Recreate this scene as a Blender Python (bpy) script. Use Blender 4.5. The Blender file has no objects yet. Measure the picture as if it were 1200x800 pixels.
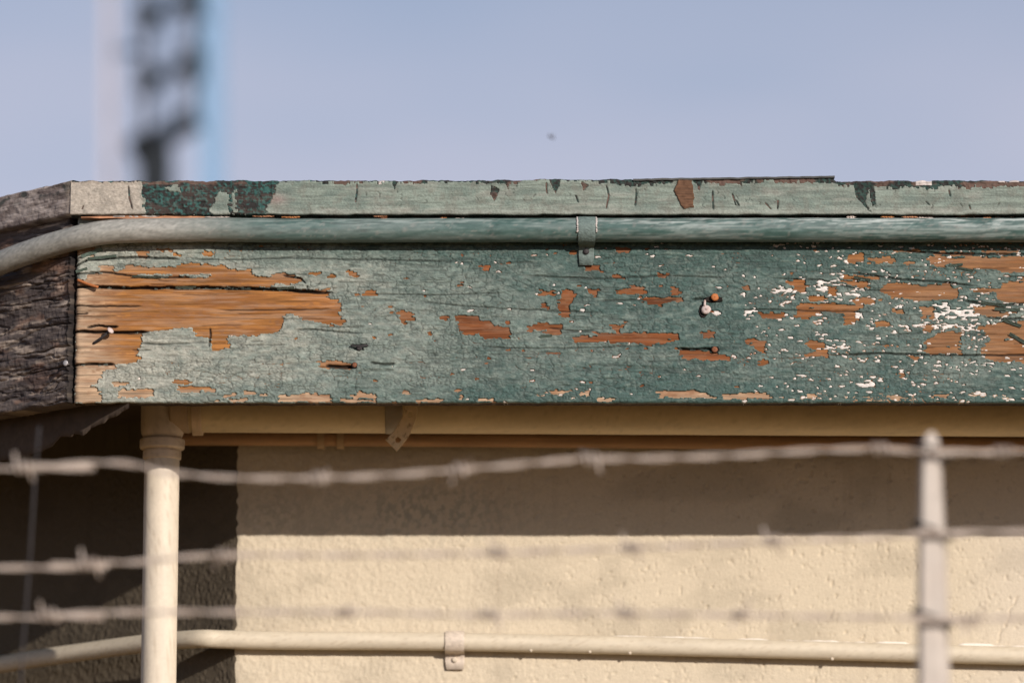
import bpy, bmesh, math, random
import numpy as np
from mathutils import Vector, Matrix

# ------------------------------------------------------------------ camera, sky, sun, exposure
S = bpy.context.scene
COL = S.collection
R = math.radians
PITCH, CAMY, CAMZ, FPX = R(10.0), -4.43, 1.60, 4500.0
cam_d = bpy.data.cameras.new('camera'); cam = bpy.data.objects.new('camera', cam_d); COL.objects.link(cam)
cam.location = (0, CAMY, CAMZ); cam.rotation_euler = (math.pi/2 + PITCH, 0, 0)
cam_d.lens = 135; cam_d.sensor_width = 36; cam_d.clip_start = 0.05; cam_d.clip_end = 5000
cam_d.dof.use_dof = True; cam_d.dof.focus_distance = 4.49; cam_d.dof.aperture_fstop = 3.1
S.camera = cam
S.render.engine = 'CYCLES'
SUN_EL, SUN_AZ = R(18.5), R(33)          # azimuth measured from the viewer's back towards the right
to_sun = Vector((math.sin(SUN_AZ)*math.cos(SUN_EL), -math.cos(SUN_AZ)*math.cos(SUN_EL), math.sin(SUN_EL)))
W = bpy.data.worlds.new('World'); S.world = W; W.use_nodes = True
wn, wl = W.node_tree.nodes, W.node_tree.links
for n in list(wn): wn.remove(n)
sky = wn.new('ShaderNodeTexSky'); sky.sky_type = 'NISHITA'; sky.sun_disc = False
sky.sun_elevation = SUN_EL; sky.sun_rotation = math.pi - SUN_AZ
sky.air_density = 1.0; sky.dust_density = 0.8; sky.ozone_density = 3.0
tc = wn.new('ShaderNodeTexCoord'); mp = wn.new('ShaderNodeMapping'); mp.inputs['Scale'].default_value = (5, 5, 14)
nz = wn.new('ShaderNodeTexNoise'); nz.inputs['Scale'].default_value = 1.6; nz.inputs['Detail'].default_value = 2
rp = wn.new('ShaderNodeMapRange'); rp.inputs['From Min'].default_value = 0.3; rp.inputs['From Max'].default_value = 0.7
rp.inputs['To Min'].default_value = 0.74; rp.inputs['To Max'].default_value = 1.0
sx = wn.new('ShaderNodeSeparateXYZ'); hz = wn.new('ShaderNodeMapRange'); hz.interpolation_type = 'SMOOTHSTEP'
hz.inputs['From Min'].default_value = 0.02; hz.inputs['From Max'].default_value = 0.42; hz.inputs['To Min'].default_value = 1.7; hz.inputs['To Max'].default_value = 0.05
mu = wn.new('ShaderNodeMath'); mu.operation = 'MULTIPLY'; mu.use_clamp = True
mx = wn.new('ShaderNodeMixRGB'); mx.inputs['Color2'].default_value = (5.45, 5.5, 6.75, 1)
bg = wn.new('ShaderNodeBackground'); bg.inputs['Strength'].default_value = 0.10
wo = wn.new('ShaderNodeOutputWorld')
wl.new(tc.outputs['Generated'], mp.inputs['Vector']); wl.new(mp.outputs['Vector'], nz.inputs['Vector'])
wl.new(nz.outputs['Fac'], rp.inputs['Value']); wl.new(tc.outputs['Generated'], sx.inputs[0]); wl.new(sx.outputs['Z'], hz.inputs['Value'])
wl.new(rp.outputs['Result'], mu.inputs[0]); wl.new(hz.outputs[0], mu.inputs[1]); wl.new(mu.outputs[0], mx.inputs['Fac'])
wl.new(sky.outputs['Color'], mx.inputs['Color1']); wl.new(mx.outputs['Color'], bg.inputs['Color'])
wl.new(bg.outputs['Background'], wo.inputs['Surface'])
sd = bpy.data.lights.new('sun', 'SUN'); sd.energy = 5.0; sd.angle = R(0.5); sd.color = (1.0, 0.92, 0.865)
sun = bpy.data.objects.new('sun', sd); COL.objects.link(sun)
sun.rotation_euler = (-to_sun).to_track_quat('-Z', 'Y').to_euler(); sun.location = (3, -6, 6)
S.view_settings.view_transform = 'Standard'; S.view_settings.look = 'None'
S.view_settings.exposure = 0.0; S.view_settings.gamma = 1.0; S.view_settings.use_curve_mapping = False

# ------------------------------------------------------------------ helpers
cp, sp = math.cos(PITCH), math.sin(PITCH)
def at(px, py, Y):
    """point of the vertical plane y=Y seen at a place of the 1200 px wide photograph"""
    a = (px-600)/FPX; b = (400-py)/FPX
    t = (Y-CAMY)/(cp - b*sp)
    return Vector((a*t, Y, CAMZ + (sp + b*cp)*t))
def proj(X, Y, Z):
    f = (Y-CAMY)*cp + (Z-CAMZ)*sp
    u = -(Y-CAMY)*sp + (Z-CAMZ)*cp
    return 600 + FPX*X/f, 400 - FPX*u/f

def vnoise(x, y, seed):
    T = np.random.RandomState(seed).rand(256, 256)
    ix = np.floor(x).astype(np.int64); iy = np.floor(y).astype(np.int64)
    fx = x-ix; fy = y-iy; fx = fx*fx*(3-2*fx); fy = fy*fy*(3-2*fy)
    a = T[iy & 255, ix & 255]; b = T[iy & 255, (ix+1) & 255]
    c = T[(iy+1) & 255, ix & 255]; d = T[(iy+1) & 255, (ix+1) & 255]
    return (a*(1-fx)+b*fx)*(1-fy) + (c*(1-fx)+d*fx)*fy      # 0..1
def fbm(x, y, seed, octs=4, gain=0.5):
    s = 0; a = 1; t = 0
    for k in range(octs):
        s = s + a*vnoise(x*2**k+17.3*k, y*2**k+5.1*k, seed+k); t += a; a *= gain
    return s/t
def voronoi(x, y, seed, jit=0.8):
    """Chebyshev-ish cells: distance to nearest edge, and a random key and centre for the cell"""
    rs = np.random.RandomState(seed); J = rs.rand(256, 256, 2); K = rs.rand(256, 256)
    ix = np.floor(x).astype(np.int64); iy = np.floor(y).astype(np.int64)
    f1 = np.full(x.shape, 9.0); f2 = np.full(x.shape, 9.0); key = np.zeros(x.shape)
    cx = np.zeros(x.shape); cy = np.zeros(x.shape)
    for dy in (-1, 0, 1):
        for dx in (-1, 0, 1):
            jx = ix+dx; jy = iy+dy; jj = J[jy & 255, jx & 255]
            qx = jx+0.5+(jj[..., 0]-0.5)*jit; qy = jy+0.5+(jj[..., 1]-0.5)*jit
            ax = np.abs(x-qx); ay = np.abs(y-qy)
            d = np.maximum(ax, ay)*0.8 + 0.2*(ax+ay)
            nw = d < f1
            f2 = np.where(nw, f1, np.minimum(f2, d)); f1 = np.where(nw, d, f1)
            key = np.where(nw, K[jy & 255, jx & 255], key); cx = np.where(nw, qx, cx); cy = np.where(nw, qy, cy)
    return f2-f1, key, cx, cy
def inpoly(x, y, poly):
    r = np.zeros(x.shape, bool); n = len(poly)
    xs = [p[0] for p in poly]; ys = [p[1] for p in poly]
    m = (x > min(xs)) & (x < max(xs)) & (y > min(ys)) & (y < max(ys))
    if not m.any(): return r
    X = x[m]; Y = y[m]; q = np.zeros(X.shape, bool); j = n-1
    for i in range(n):
        yi, yj = ys[i], ys[j]; xi, xj = xs[i], xs[j]
        if yi != yj:
            q ^= ((yi > Y) != (yj > Y)) & (X < (xj-xi)*(Y-yi)/(yj-yi)+xi)
        j = i
    r[m] = q; return r
def rect(a, b, c, d): return [(a, b), (c, b), (c, d), (a, d)]
def sstep(a, b, x):
    t = np.clip((x-a)/(b-a), 0, 1); return t*t*(3-2*t)
def blur(A, r):
    for ax in (0, 1):
        P = np.pad(A, [(r+1, r) if k == ax else (0, 0) for k in (0, 1)], mode='edge').cumsum(ax)
        n = A.shape[ax]
        A = (np.take(P, range(2*r+1, 2*r+1+n), ax) - np.take(P, range(0, n), ax))/(2*r+1)
    return A
def lerp3(a, b, t): return np.asarray(a)*(1-t[..., None]) + np.asarray(b)*t[..., None]

def link(o, parent=None):
    COL.objects.link(o)
    if parent is not None: o.parent = parent
    return o
def tag(o, label=None, cat=None, group=None, kind=None):
    if label: o['label'] = label
    if cat: o['category'] = cat
    if group: o['group'] = group
    if kind: o['kind'] = kind
    return o
def empty(name, loc=(0, 0, 0)):
    o = bpy.data.objects.new(name, None); o.location = loc; o.empty_display_size = 0.05; COL.objects.link(o); return o
def raw_mesh(name, V, F, mat, parent, smooth=True, pigment=None):
    """V (n,3) F (m,4); world coordinates are made local to the parent, whose rotation is nil"""
    V = np.asarray(V, dtype=np.float64)
    if parent is not None:
        off = Vector(); p = parent
        while p is not None: off += p.location; p = p.parent
        V = V - np.array(off)
    me = bpy.data.meshes.new(name); nv, nf = len(V), len(F); k = F.shape[1]
    me.vertices.add(nv); me.vertices.foreach_set('co', V.astype(np.float32).ravel())
    me.loops.add(nf*k); me.loops.foreach_set('vertex_index', F.astype(np.int32).ravel())
    me.polygons.add(nf); me.polygons.foreach_set('loop_start', np.arange(0, nf*k, k, dtype=np.int32))
    me.polygons.foreach_set('loop_total', np.full(nf, k, dtype=np.int32))
    me.update(calc_edges=True); me.validate()
    me.polygons.foreach_set('use_smooth', np.full(len(me.polygons), smooth))
    if pigment is not None:
        ca = me.color_attributes.new('pigment', 'FLOAT_COLOR', 'POINT')
        c = np.ones((nv, 4), np.float32); c[:, :3] = np.clip(pigment, 0.003, 0.9); ca.data.foreach_set('color', c.ravel())
    me.materials.append(mat)
    return link(bpy.data.objects.new(name, me), parent)
def grid(name, P, mat, parent, keep=None, pigment=None, smooth=True):
    ny, nx = P.shape[:2]; I = np.arange(ny*nx).reshape(ny, nx)
    F = np.stack([I[:-1, :-1], I[1:, :-1], I[1:, 1:], I[:-1, 1:]], -1).reshape(-1, 4)
    if keep is not None:
        k = keep[:-1, :-1] | keep[1:, :-1] | keep[1:, 1:] | keep[:-1, 1:]
        F = F[k.ravel()]
    V = P.reshape(-1, 3); pg = None if pigment is None else pigment.reshape(-1, 3)
    u = np.unique(F); m = np.zeros(len(V), np.int64); m[u] = np.arange(len(u))
    return raw_mesh(name, V[u], m[F], mat, parent, smooth, None if pg is None else pg[u])

def cr_spline(pts, step):
    P = [np.array(p, float) for p in pts]; P = [2*P[0]-P[1]] + P + [2*P[-1]-P[-2]]; out = []
    for i in range(1, len(P)-2):
        n = max(1, int(np.linalg.norm(P[i+1]-P[i])/step))
        for k in range(n):
            t = k/n; a, b, c, d = P[i-1:i+3]
            out.append(0.5*((2*b)+(-a+c)*t+(2*a-5*b+4*c-d)*t*t+(-a+3*b-3*c+d)*t**3))
    out.append(P[-2]); return np.array(out)
def tube(name, path, rad, mat, parent, seg=20, colf=None, lump=None, caps=True):
    """swept round section; rad is a number or array, colf(s, ang, pts) -> pigment, lump(s, ang) -> radius factor"""
    P = np.array(path, float); n = len(P); T = np.gradient(P, axis=0); T /= np.linalg.norm(T, axis=1)[:, None]
    ref = np.array([0, 0, 1.0]) if abs(T[:, 2]).mean() < 0.8 else np.array([0, 1.0, 0])
    A = np.cross(T, ref); A /= np.linalg.norm(A, axis=1)[:, None]; B = np.cross(A, T)
    s = np.concatenate([[0], np.cumsum(np.linalg.norm(np.diff(P, axis=0), axis=1))])
    ang = np.linspace(0, 2*math.pi, seg, endpoint=False)
    rr = np.broadcast_to(np.asarray(rad, float).reshape(-1, 1), (n, seg)).copy()
    SS, AA = np.meshgrid(s, ang, indexing='ij')
    if lump is not None: rr *= lump(SS, AA)
    V = P[:, None] + A[:, None]*(np.cos(AA)*rr)[..., None] + B[:, None]*(np.sin(AA)*rr)[..., None]
    I = np.arange(n*seg).reshape(n, seg); J = np.roll(I, -1, 1)
    F = np.stack([I[:-1], J[:-1], J[1:], I[1:]], -1).reshape(-1, 4); VV = V.reshape(-1, 3)
    pg = None if colf is None else colf(SS, AA, V).reshape(-1, 3)
    if caps:
        VV = np.vstack([VV, P[0], P[-1]]); a, b = n*seg, n*seg+1
        if pg is not None: pg = np.vstack([pg, pg[0], pg[-1]])
        c1 = np.stack([np.full(seg//2, a), np.roll(I[0], -2)[::2], J[0][::2], I[0][::2]], -1)
        c2 = np.stack([np.full(seg//2, b), I[-1][::2], J[-1][::2], np.roll(I[-1], -2)[::2]], -1)
        F = np.vstack([F, c1, c2])
    return raw_mesh(name, VV, F, mat, parent, True, pg)
def prism(name, outline, depth, mat, parent, y0, bevel=0.0):
    """outline in (x, z) world coordinates, extruded from y0 (front) to y0+depth"""
    bm = bmesh.new(); n = len(outline)
    a = [bm.verts.new((x, y0, z)) for x, z in outline]; b = [bm.verts.new((x, y0+depth, z)) for x, z in outline]
    bm.faces.new(a); bm.faces.new(b[::-1])
    for i in range(n): bm.faces.new((a[i], b[i], b[(i+1) % n], a[(i+1) % n]))
    bmesh.ops.recalc_face_normals(bm, faces=bm.faces)
    if bevel: bmesh.ops.bevel(bm, geom=bm.edges[:], offset=bevel, segments=2, profile=0.5, affect='EDGES')
    return bm_obj(name, bm, mat, parent)
def bm_obj(name, bm, mat, parent, smooth=False):
    off = Vector(); p = parent
    while p is not None: off += p.location; p = p.parent
    bmesh.ops.translate(bm, verts=bm.verts, vec=-off)
    me = bpy.data.meshes.new(name); bm.to_mesh(me); bm.free(); me.materials.append(mat)
    for f in me.polygons: f.use_smooth = smooth
    return link(bpy.data.objects.new(name, me), parent)
def box_bm(bm, lo, hi):
    c = [(Vector(lo)[i]+Vector(hi)[i])/2 for i in range(3)]; s = [abs(Vector(hi)[i]-Vector(lo)[i]) for i in range(3)]
    bmesh.ops.create_cube(bm, size=1, matrix=Matrix.Translation(c) @ Matrix.Diagonal((*s, 1)))
def lathe_bm(bm, prof, origin, axis, seg=16):
    """prof: (radius, height along axis)"""
    q = Vector(axis).normalized().to_track_quat('Z', 'Y').to_matrix(); o = Vector(origin); rings = []
    for r, h in prof:
        rings.append([bm.verts.new(o + q @ Vector((max(r, 1e-6)*math.cos(2*math.pi*k/seg), max(r, 1e-6)*math.sin(2*math.pi*k/seg), h))) for k in range(seg)])
    for a, b in zip(rings, rings[1:]):
        for k in range(seg): bm.faces.new((a[k], a[(k+1) % seg], b[(k+1) % seg], b[k]))
    bm.faces.new(rings[0][::-1]); bm.faces.new(rings[-1])

def material(name, color=(0.5, 0.5, 0.5), rough=0.7, attr=False, var=0.12, scale=60, bump=0.15, bscale=400, metal=0.0,
             dist=0.0006, stretch=(1, 1, 1), spec=0.3, stain=None, stain_scale=6, stain_amt=0.4):
    m = bpy.data.materials.new(name); m.use_nodes = True; n, l = m.node_tree.nodes, m.node_tree.links
    b = n['Principled BSDF']; b.inputs['Metallic'].default_value = metal
    b.inputs['Specular IOR Level'].default_value = spec
    tc = n.new('ShaderNodeTexCoord'); mp = n.new('ShaderNodeMapping'); mp.inputs['Scale'].default_value = stretch
    l.new(tc.outputs['Object'], mp.inputs['Vector'])
    if attr:
        c = n.new('ShaderNodeAttribute'); c.attribute_name = 'pigment'; src = c.outputs['Color']
    else:
        c = n.new('ShaderNodeRGB'); c.outputs[0].default_value = (*color, 1); src = c.outputs[0]
    if stain:
        ns = n.new('ShaderNodeTexNoise'); ns.inputs['Scale'].default_value = stain_scale; ns.inputs['Detail'].default_value = 6
        ns.inputs['Roughness'].default_value = 0.65
        rm = n.new('ShaderNodeMapRange'); rm.inputs['From Min'].default_value = 0.48; rm.inputs['From Max'].default_value = 0.72
        rm.inputs['To Max'].default_value = stain_amt
        l.new(mp.outputs[0], ns.inputs['Vector']); l.new(ns.outputs['Fac'], rm.inputs['Value'])
        mm = n.new('ShaderNodeMixRGB'); mm.inputs['Color2'].default_value = (*stain, 1)
        l.new(rm.outputs[0], mm.inputs['Fac']); l.new(src, mm.inputs['Color1']); src = mm.outputs[0]
    nt = n.new('ShaderNodeTexNoise'); nt.inputs['Scale'].default_value = scale; nt.inputs['Detail'].default_value = 5
    nt.inputs['Roughness'].default_value = 0.65
    l.new(mp.outputs[0], nt.inputs['Vector'])
    mr = n.new('ShaderNodeMapRange'); mr.inputs['From Min'].default_value = 0.3; mr.inputs['From Max'].default_value = 0.7
    mr.inputs['To Min'].default_value = 1-var; mr.inputs['To Max'].default_value = 1+var
    l.new(nt.outputs['Fac'], mr.inputs['Value'])
    vm = n.new('ShaderNodeVectorMath'); vm.operation = 'SCALE'
    l.new(src, vm.inputs[0]); l.new(mr.outputs[0], vm.inputs['Scale']); l.new(vm.outputs[0], b.inputs['Base Color'])
    rr = n.new('ShaderNodeMapRange'); rr.inputs['To Min'].default_value = max(0.05, rough-0.12); rr.inputs['To Max'].default_value = min(1, rough+0.12)
    l.new(nt.outputs['Fac'], rr.inputs['Value']); l.new(rr.outputs[0], b.inputs['Roughness'])
    if bump:
        nb = n.new('ShaderNodeTexNoise'); nb.inputs['Scale'].default_value = bscale; nb.inputs['Detail'].default_value = 4
        l.new(mp.outputs[0], nb.inputs['Vector'])
        bp = n.new('ShaderNodeBump'); bp.inputs['Strength'].default_value = bump; bp.inputs['Distance'].default_value = dist
        l.new(nb.outputs['Fac'], bp.inputs['Height']); l.new(bp.outputs[0], b.inputs['Normal'])
    return m

M_wood = material('bare_wood', attr=True, rough=0.75, var=0.28, scale=300, stretch=(0.10, 1, 3.0), bump=0.9, bscale=330, spec=0.2)
M_paint = material('green_paint', attr=True, rough=0.62, var=0.22, scale=420, bump=0.9, bscale=520, stretch=(0.7, 1, 1.1), spec=0.3, dist=0.0008)
M_under = material('white_undercoat', attr=True, rough=0.8, var=0.08, scale=300, bump=0.4)
M_grey = material('grey_weathered_wood', attr=True, rough=0.85, var=0.35, scale=220, stretch=(0.14, 0.14, 2), bump=0.9, bscale=240, spec=0.15, dist=0.001)
M_pipe = material('painted_conduit', attr=True, rough=0.42, var=0.14, scale=220, bump=0.35, bscale=300, stretch=(0.4, 1, 1), spec=0.45)
M_cream = material('cream_painted_pipe', attr=True, rough=0.6, var=0.06, scale=120, bump=0.35, bscale=260, spec=0.35)
M_wall = material('cream_stucco', attr=True, rough=0.85, var=0.07, scale=260, bump=0.7, bscale=420, dist=0.0009, spec=0.15)
M_steel = material('dull_steel', (0.42, 0.40, 0.39), rough=0.5, metal=0.3, var=0.12, bump=0.1, stain=(0.25, 0.16, 0.10), stain_scale=30, stain_amt=0.3)
M_wire = material('galvanised_wire', (0.46, 0.385, 0.32), rough=0.6, metal=0.0, var=0.15, bump=0.2, stain=(0.2, 0.12, 0.08), stain_scale=80, stain_amt=0.4)
M_rust = material('rusty_steel', (0.20, 0.08, 0.04), rough=0.8, var=0.3, bump=0.6, bscale=900, metal=0.1)
M_dark = material('dark_iron', (0.05, 0.045, 0.045), rough=0.7, var=0.3, bump=0.5, bscale=900, metal=0.3)
M_orange = material('orange_rust_head', (0.38, 0.13, 0.04), rough=0.7, var=0.2, bump=0.4, bscale=900)
M_pale = material('pale_corroded_steel', (0.55, 0.46, 0.42), rough=0.7, var=0.25, scale=500, bump=0.7, bscale=900, stain=(0.25, 0.1, 0.05), stain_scale=250, stain_amt=0.7)
M_roof = material('roof_felt', (0.07, 0.07, 0.065), rough=0.95, var=0.3, bump=0.5, bscale=200)
M_soffit = material('soffit_lining', (0.06, 0.042, 0.028), rough=0.9, var=0.2, bump=0.4, bscale=200)
M_paper = material('torn_building_paper', (0.085, 0.062, 0.045), rough=0.9, var=0.25, bump=0.6, bscale=200)
M_ground = material('dry_ground', (0.22, 0.125, 0.036), rough=0.95, var=0.25, scale=3, bump=0.5, bscale=30, dist=0.02, stain=(0.14, 0.10, 0.04), stain_scale=0.6, stain_amt=0.5)
M_mast = material('mast_dark_steel', (0.010, 0.014, 0.018), rough=0.7, var=0.1, bump=0)
M_mast_w = material('mast_pale_panel', (0.48, 0.44, 0.47), rough=0.7, var=0.05, bump=0)
M_mast_g = material('mast_grey_blue_panel', (0.11, 0.17, 0.26), rough=0.7, var=0.08, bump=0)
M_mast_b = material('mast_light_blue_tube', (0.20, 0.33, 0.49), rough=0.6, var=0.05, bump=0)
M_speck = material('dark_speck', (0.06, 0.055, 0.06), rough=0.6, bump=0)

# ------------------------------------------------------------------ ground
bm = bmesh.new(); bmesh.ops.create_grid(bm, x_segments=8, y_segments=8, size=1500)
g = bm_obj('ground', bm, M_ground, None); tag(g, kind='structure')

# ------------------------------------------------------------------ the building
B = empty('building', (0, 0.3, 0))
tag(B, 'cream stucco building with a flat eave edged by a peeling green painted timber fascia', 'building')
PHI = R(43)
YW = 0.30                                             # wall plane
XC = at(88, 380, 0.0).x                               # fascia corner
XW = at(277.5, 650, YW).x                             # wall corner
fT = np.array([math.cos(PHI), -math.sin(PHI), 0]); fN = np.array([-math.sin(PHI), -math.cos(PHI), 0])

# ---- stucco wall: one sheet for the front, one for the angled return
def stucco(u, v, coarse):
    """relief in mm; u, v in mm"""
    n1 = fbm(u/4.0, v/4.6, 11, 3); n2 = fbm(u/15+9, v/18, 12, 2)
    knob = sstep(0.40, 0.70, n1)*0.72 + 1.6*(fbm(u/60, v/40, 19, 2)-.5)
    pit = sstep(0.78, 0.86, vnoise(u/2.9, v/3.9, 15))*sstep(0.44, 0.60, n2)
    pit2 = sstep(0.86, 0.92, vnoise(u/3.3+40, v/4.6, 16))
    fine = fbm(u/2.6, v/3.0, 18, 2)*0.6
    return coarse*(knob + fine*0.7 - 0.9*pit2) + (1-coarse)*(n1*0.12 + fine*0.22 - 1.5*pit - 2.2*pit2 + 1.2*(fbm(u/70, v/35, 20, 2)-.5)) + n2*0.35
def wall_color(px, py, u, v, h):
    base = np.ones(px.shape+(3,))*np.array([0.54, 0.46, 0.335])
    grime = sstep(0.5, 0.75, fbm(u/90, v/45, 31, 4))
    base = lerp3(base, (0.50, 0.43, 0.31), grime*0.30) if False else base*(1-0.16*grime[..., None])
    mild = .8*np.exp(-((px-500)/110)**2 - ((py-598)/30)**2)*sstep(0.46, 0.6, fbm(u/5, v/6, 33, 3))
    base = base*(1-mild[..., None]) + np.array([0.33, 0.31, 0.24])*mild[..., None]
    mild2 = np.exp(-((px-320)/60)**2 - ((py-600)/30)**2)*sstep(0.46, 0.6, fbm(u/5+7, v/6, 34, 3))*0.6
    base = base*(1-mild2[..., None]) + np.array([0.36, 0.32, 0.24])*mild2[..., None]
    drip = sstep(.60, .78, fbm(u/9, v/160, 35, 3))*.16; base = base*(1-drip[..., None]) + np.array([.36, .29, .21])*drip[..., None]
    r = sstep(1080, 1230, px)*0.35
    base = base*(1-r[..., None]) + np.array([0.56, 0.50, 0.42])*r[..., None]
    return base
zt = 3.0
fine_z = np.arange(at(600, 1000, YW).z, at(600, 500, YW).z, 0.00165)
zs = np.concatenate([[0.0, 0.5, 1.0, 1.5, fine_z[0]-0.03], fine_z, [fine_z[-1]+0.05, 2.5]])
zs = zs[np.argsort(zs)]
xs = np.concatenate([np.arange(XW, at(1225, 650, YW).x, 0.00165), np.linspace(at(1226, 650, YW).x, 3.5, 160)])
X, Z = np.meshgrid(xs, zs); px, py = proj(X, YW, Z)
u, v = X*1000, Z*1000
co = 1-sstep(380, 800, px + 120*(fbm(u/120, v/120, 41, 2)-0.5))*0.85
H = stucco(u, v, co)*np.where((Z >= fine_z[0]) & (X <= at(1226, 650, YW).x), 1, .15)
# hairline crack at the right
cx_ = np.interp(py, [700, 716, 730, 752], [1190, 1184, 1179, 1168]) + 5*(vnoise(u*0+v/4, v/9, 50)-0.5)
H -= 2.0*(np.abs(px-cx_) < 1.1)*((py > 700) & (py < 752))
edge = np.clip((X-XW)/0.004, 0, 1)
P = np.stack([X + (vnoise(u*0, v/7, 52)-0.5)*0.003*(1-edge), YW - H*0.001*edge, Z], -1)
C = wall_color(px, py, u, v, H)
wf = grid('front_wall', P, M_wall, B, pigment=C)
L = 2.6
ts = np.concatenate([-np.arange(0, 0.46, 0.00165), -np.linspace(0.47, L, 120)])[::-1]
Tt, Z = np.meshgrid(ts, zs); u, v = Tt*1000+3000, Z*1000
H = stucco(u, v, np.full(u.shape, 1.0)); H = H*1.1*np.where((Z >= fine_z[0]) & (Tt > -.465), 1, .15)
edge = np.clip(-Tt/0.004, 0, 1)
P = np.array([XW, YW, 0]) + Tt[..., None]*fT + (H*0.001*edge)[..., None]*fN; P[..., 2] = Z
P[..., 0] += (vnoise(u*0, v/7, 52)-0.5)*0.003*(1-edge)
px, py = proj(P[..., 0], P[..., 1], Z)
C = wall_color(px*0+900, py, u, v, H)*np.array([0.20, 0.19, 0.18])  # return wall pigment cut down to paint in its shade
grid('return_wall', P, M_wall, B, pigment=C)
# far walls and the flat roof close the body
E0 = np.array([XW, YW]) - L*fT[:2]
bm = bmesh.new()
pts = [(E0[0], E0[1]), (E0[0], 5.5), (3.5, 5.5), (3.5, YW)]
for (a, b) in zip(pts, pts[1:]):
    q = [bm.verts.new((a[0], a[1], 0)), bm.verts.new((b[0], b[1], 0)), bm.verts.new((b[0], b[1], 2.5)), bm.verts.new((a[0], a[1], 2.5))]
    bm.faces.new(q)
M_wall2 = material('cream_stucco_plain', (0.55, 0.47, 0.36), rough=0.9, var=0.06, scale=200, bump=0.5, bscale=300)
bm_obj('rear_wall', bm, M_wall2, B)

# ---- eave heights
ZB = at(600, 472, 0.0).z        # bottom of fascia
ZC0 = at(600, 251, 0.0).z       # underside of the cap
ZC1 = at(600, 211, -0.016).z    # top of the cap
def eave_poly(yoff, right=3.52, back=5.6):
    """plan outline of the eave at a set-back yoff from the fascia face"""
    c = np.array([XC, 0.0]) + np.array([-math.tan(PHI/2)*(-yoff), yoff])
    e = c - 2.9*fT[:2]
    return [tuple(c), (right, yoff), (right, back), (e[0], back), tuple(e)]
def slab(name, yoff, z0, z1, mat):
    bm = bmesh.new(); o = eave_poly(yoff)
    a = [bm.verts.new((x, y, z0)) for x, y in o]; b = [bm.verts.new((x, y, z1)) for x, y in o]; n = len(o)
    bm.faces.new(a); bm.faces.new(b[::-1])
    for i in range(n): bm.faces.new((a[i], a[(i+1) % n], b[(i+1) % n], b[i]))
    bmesh.ops.recalc_face_normals(bm, faces=bm.faces)
    return bm_obj(name, bm, mat, B)
slab('soffit', 0.032, ZB+0.045, ZB+0.06, M_soffit)
slab('roof_deck', 0.012, ZC0+0.004, ZC1-0.006, M_roof)

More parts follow.
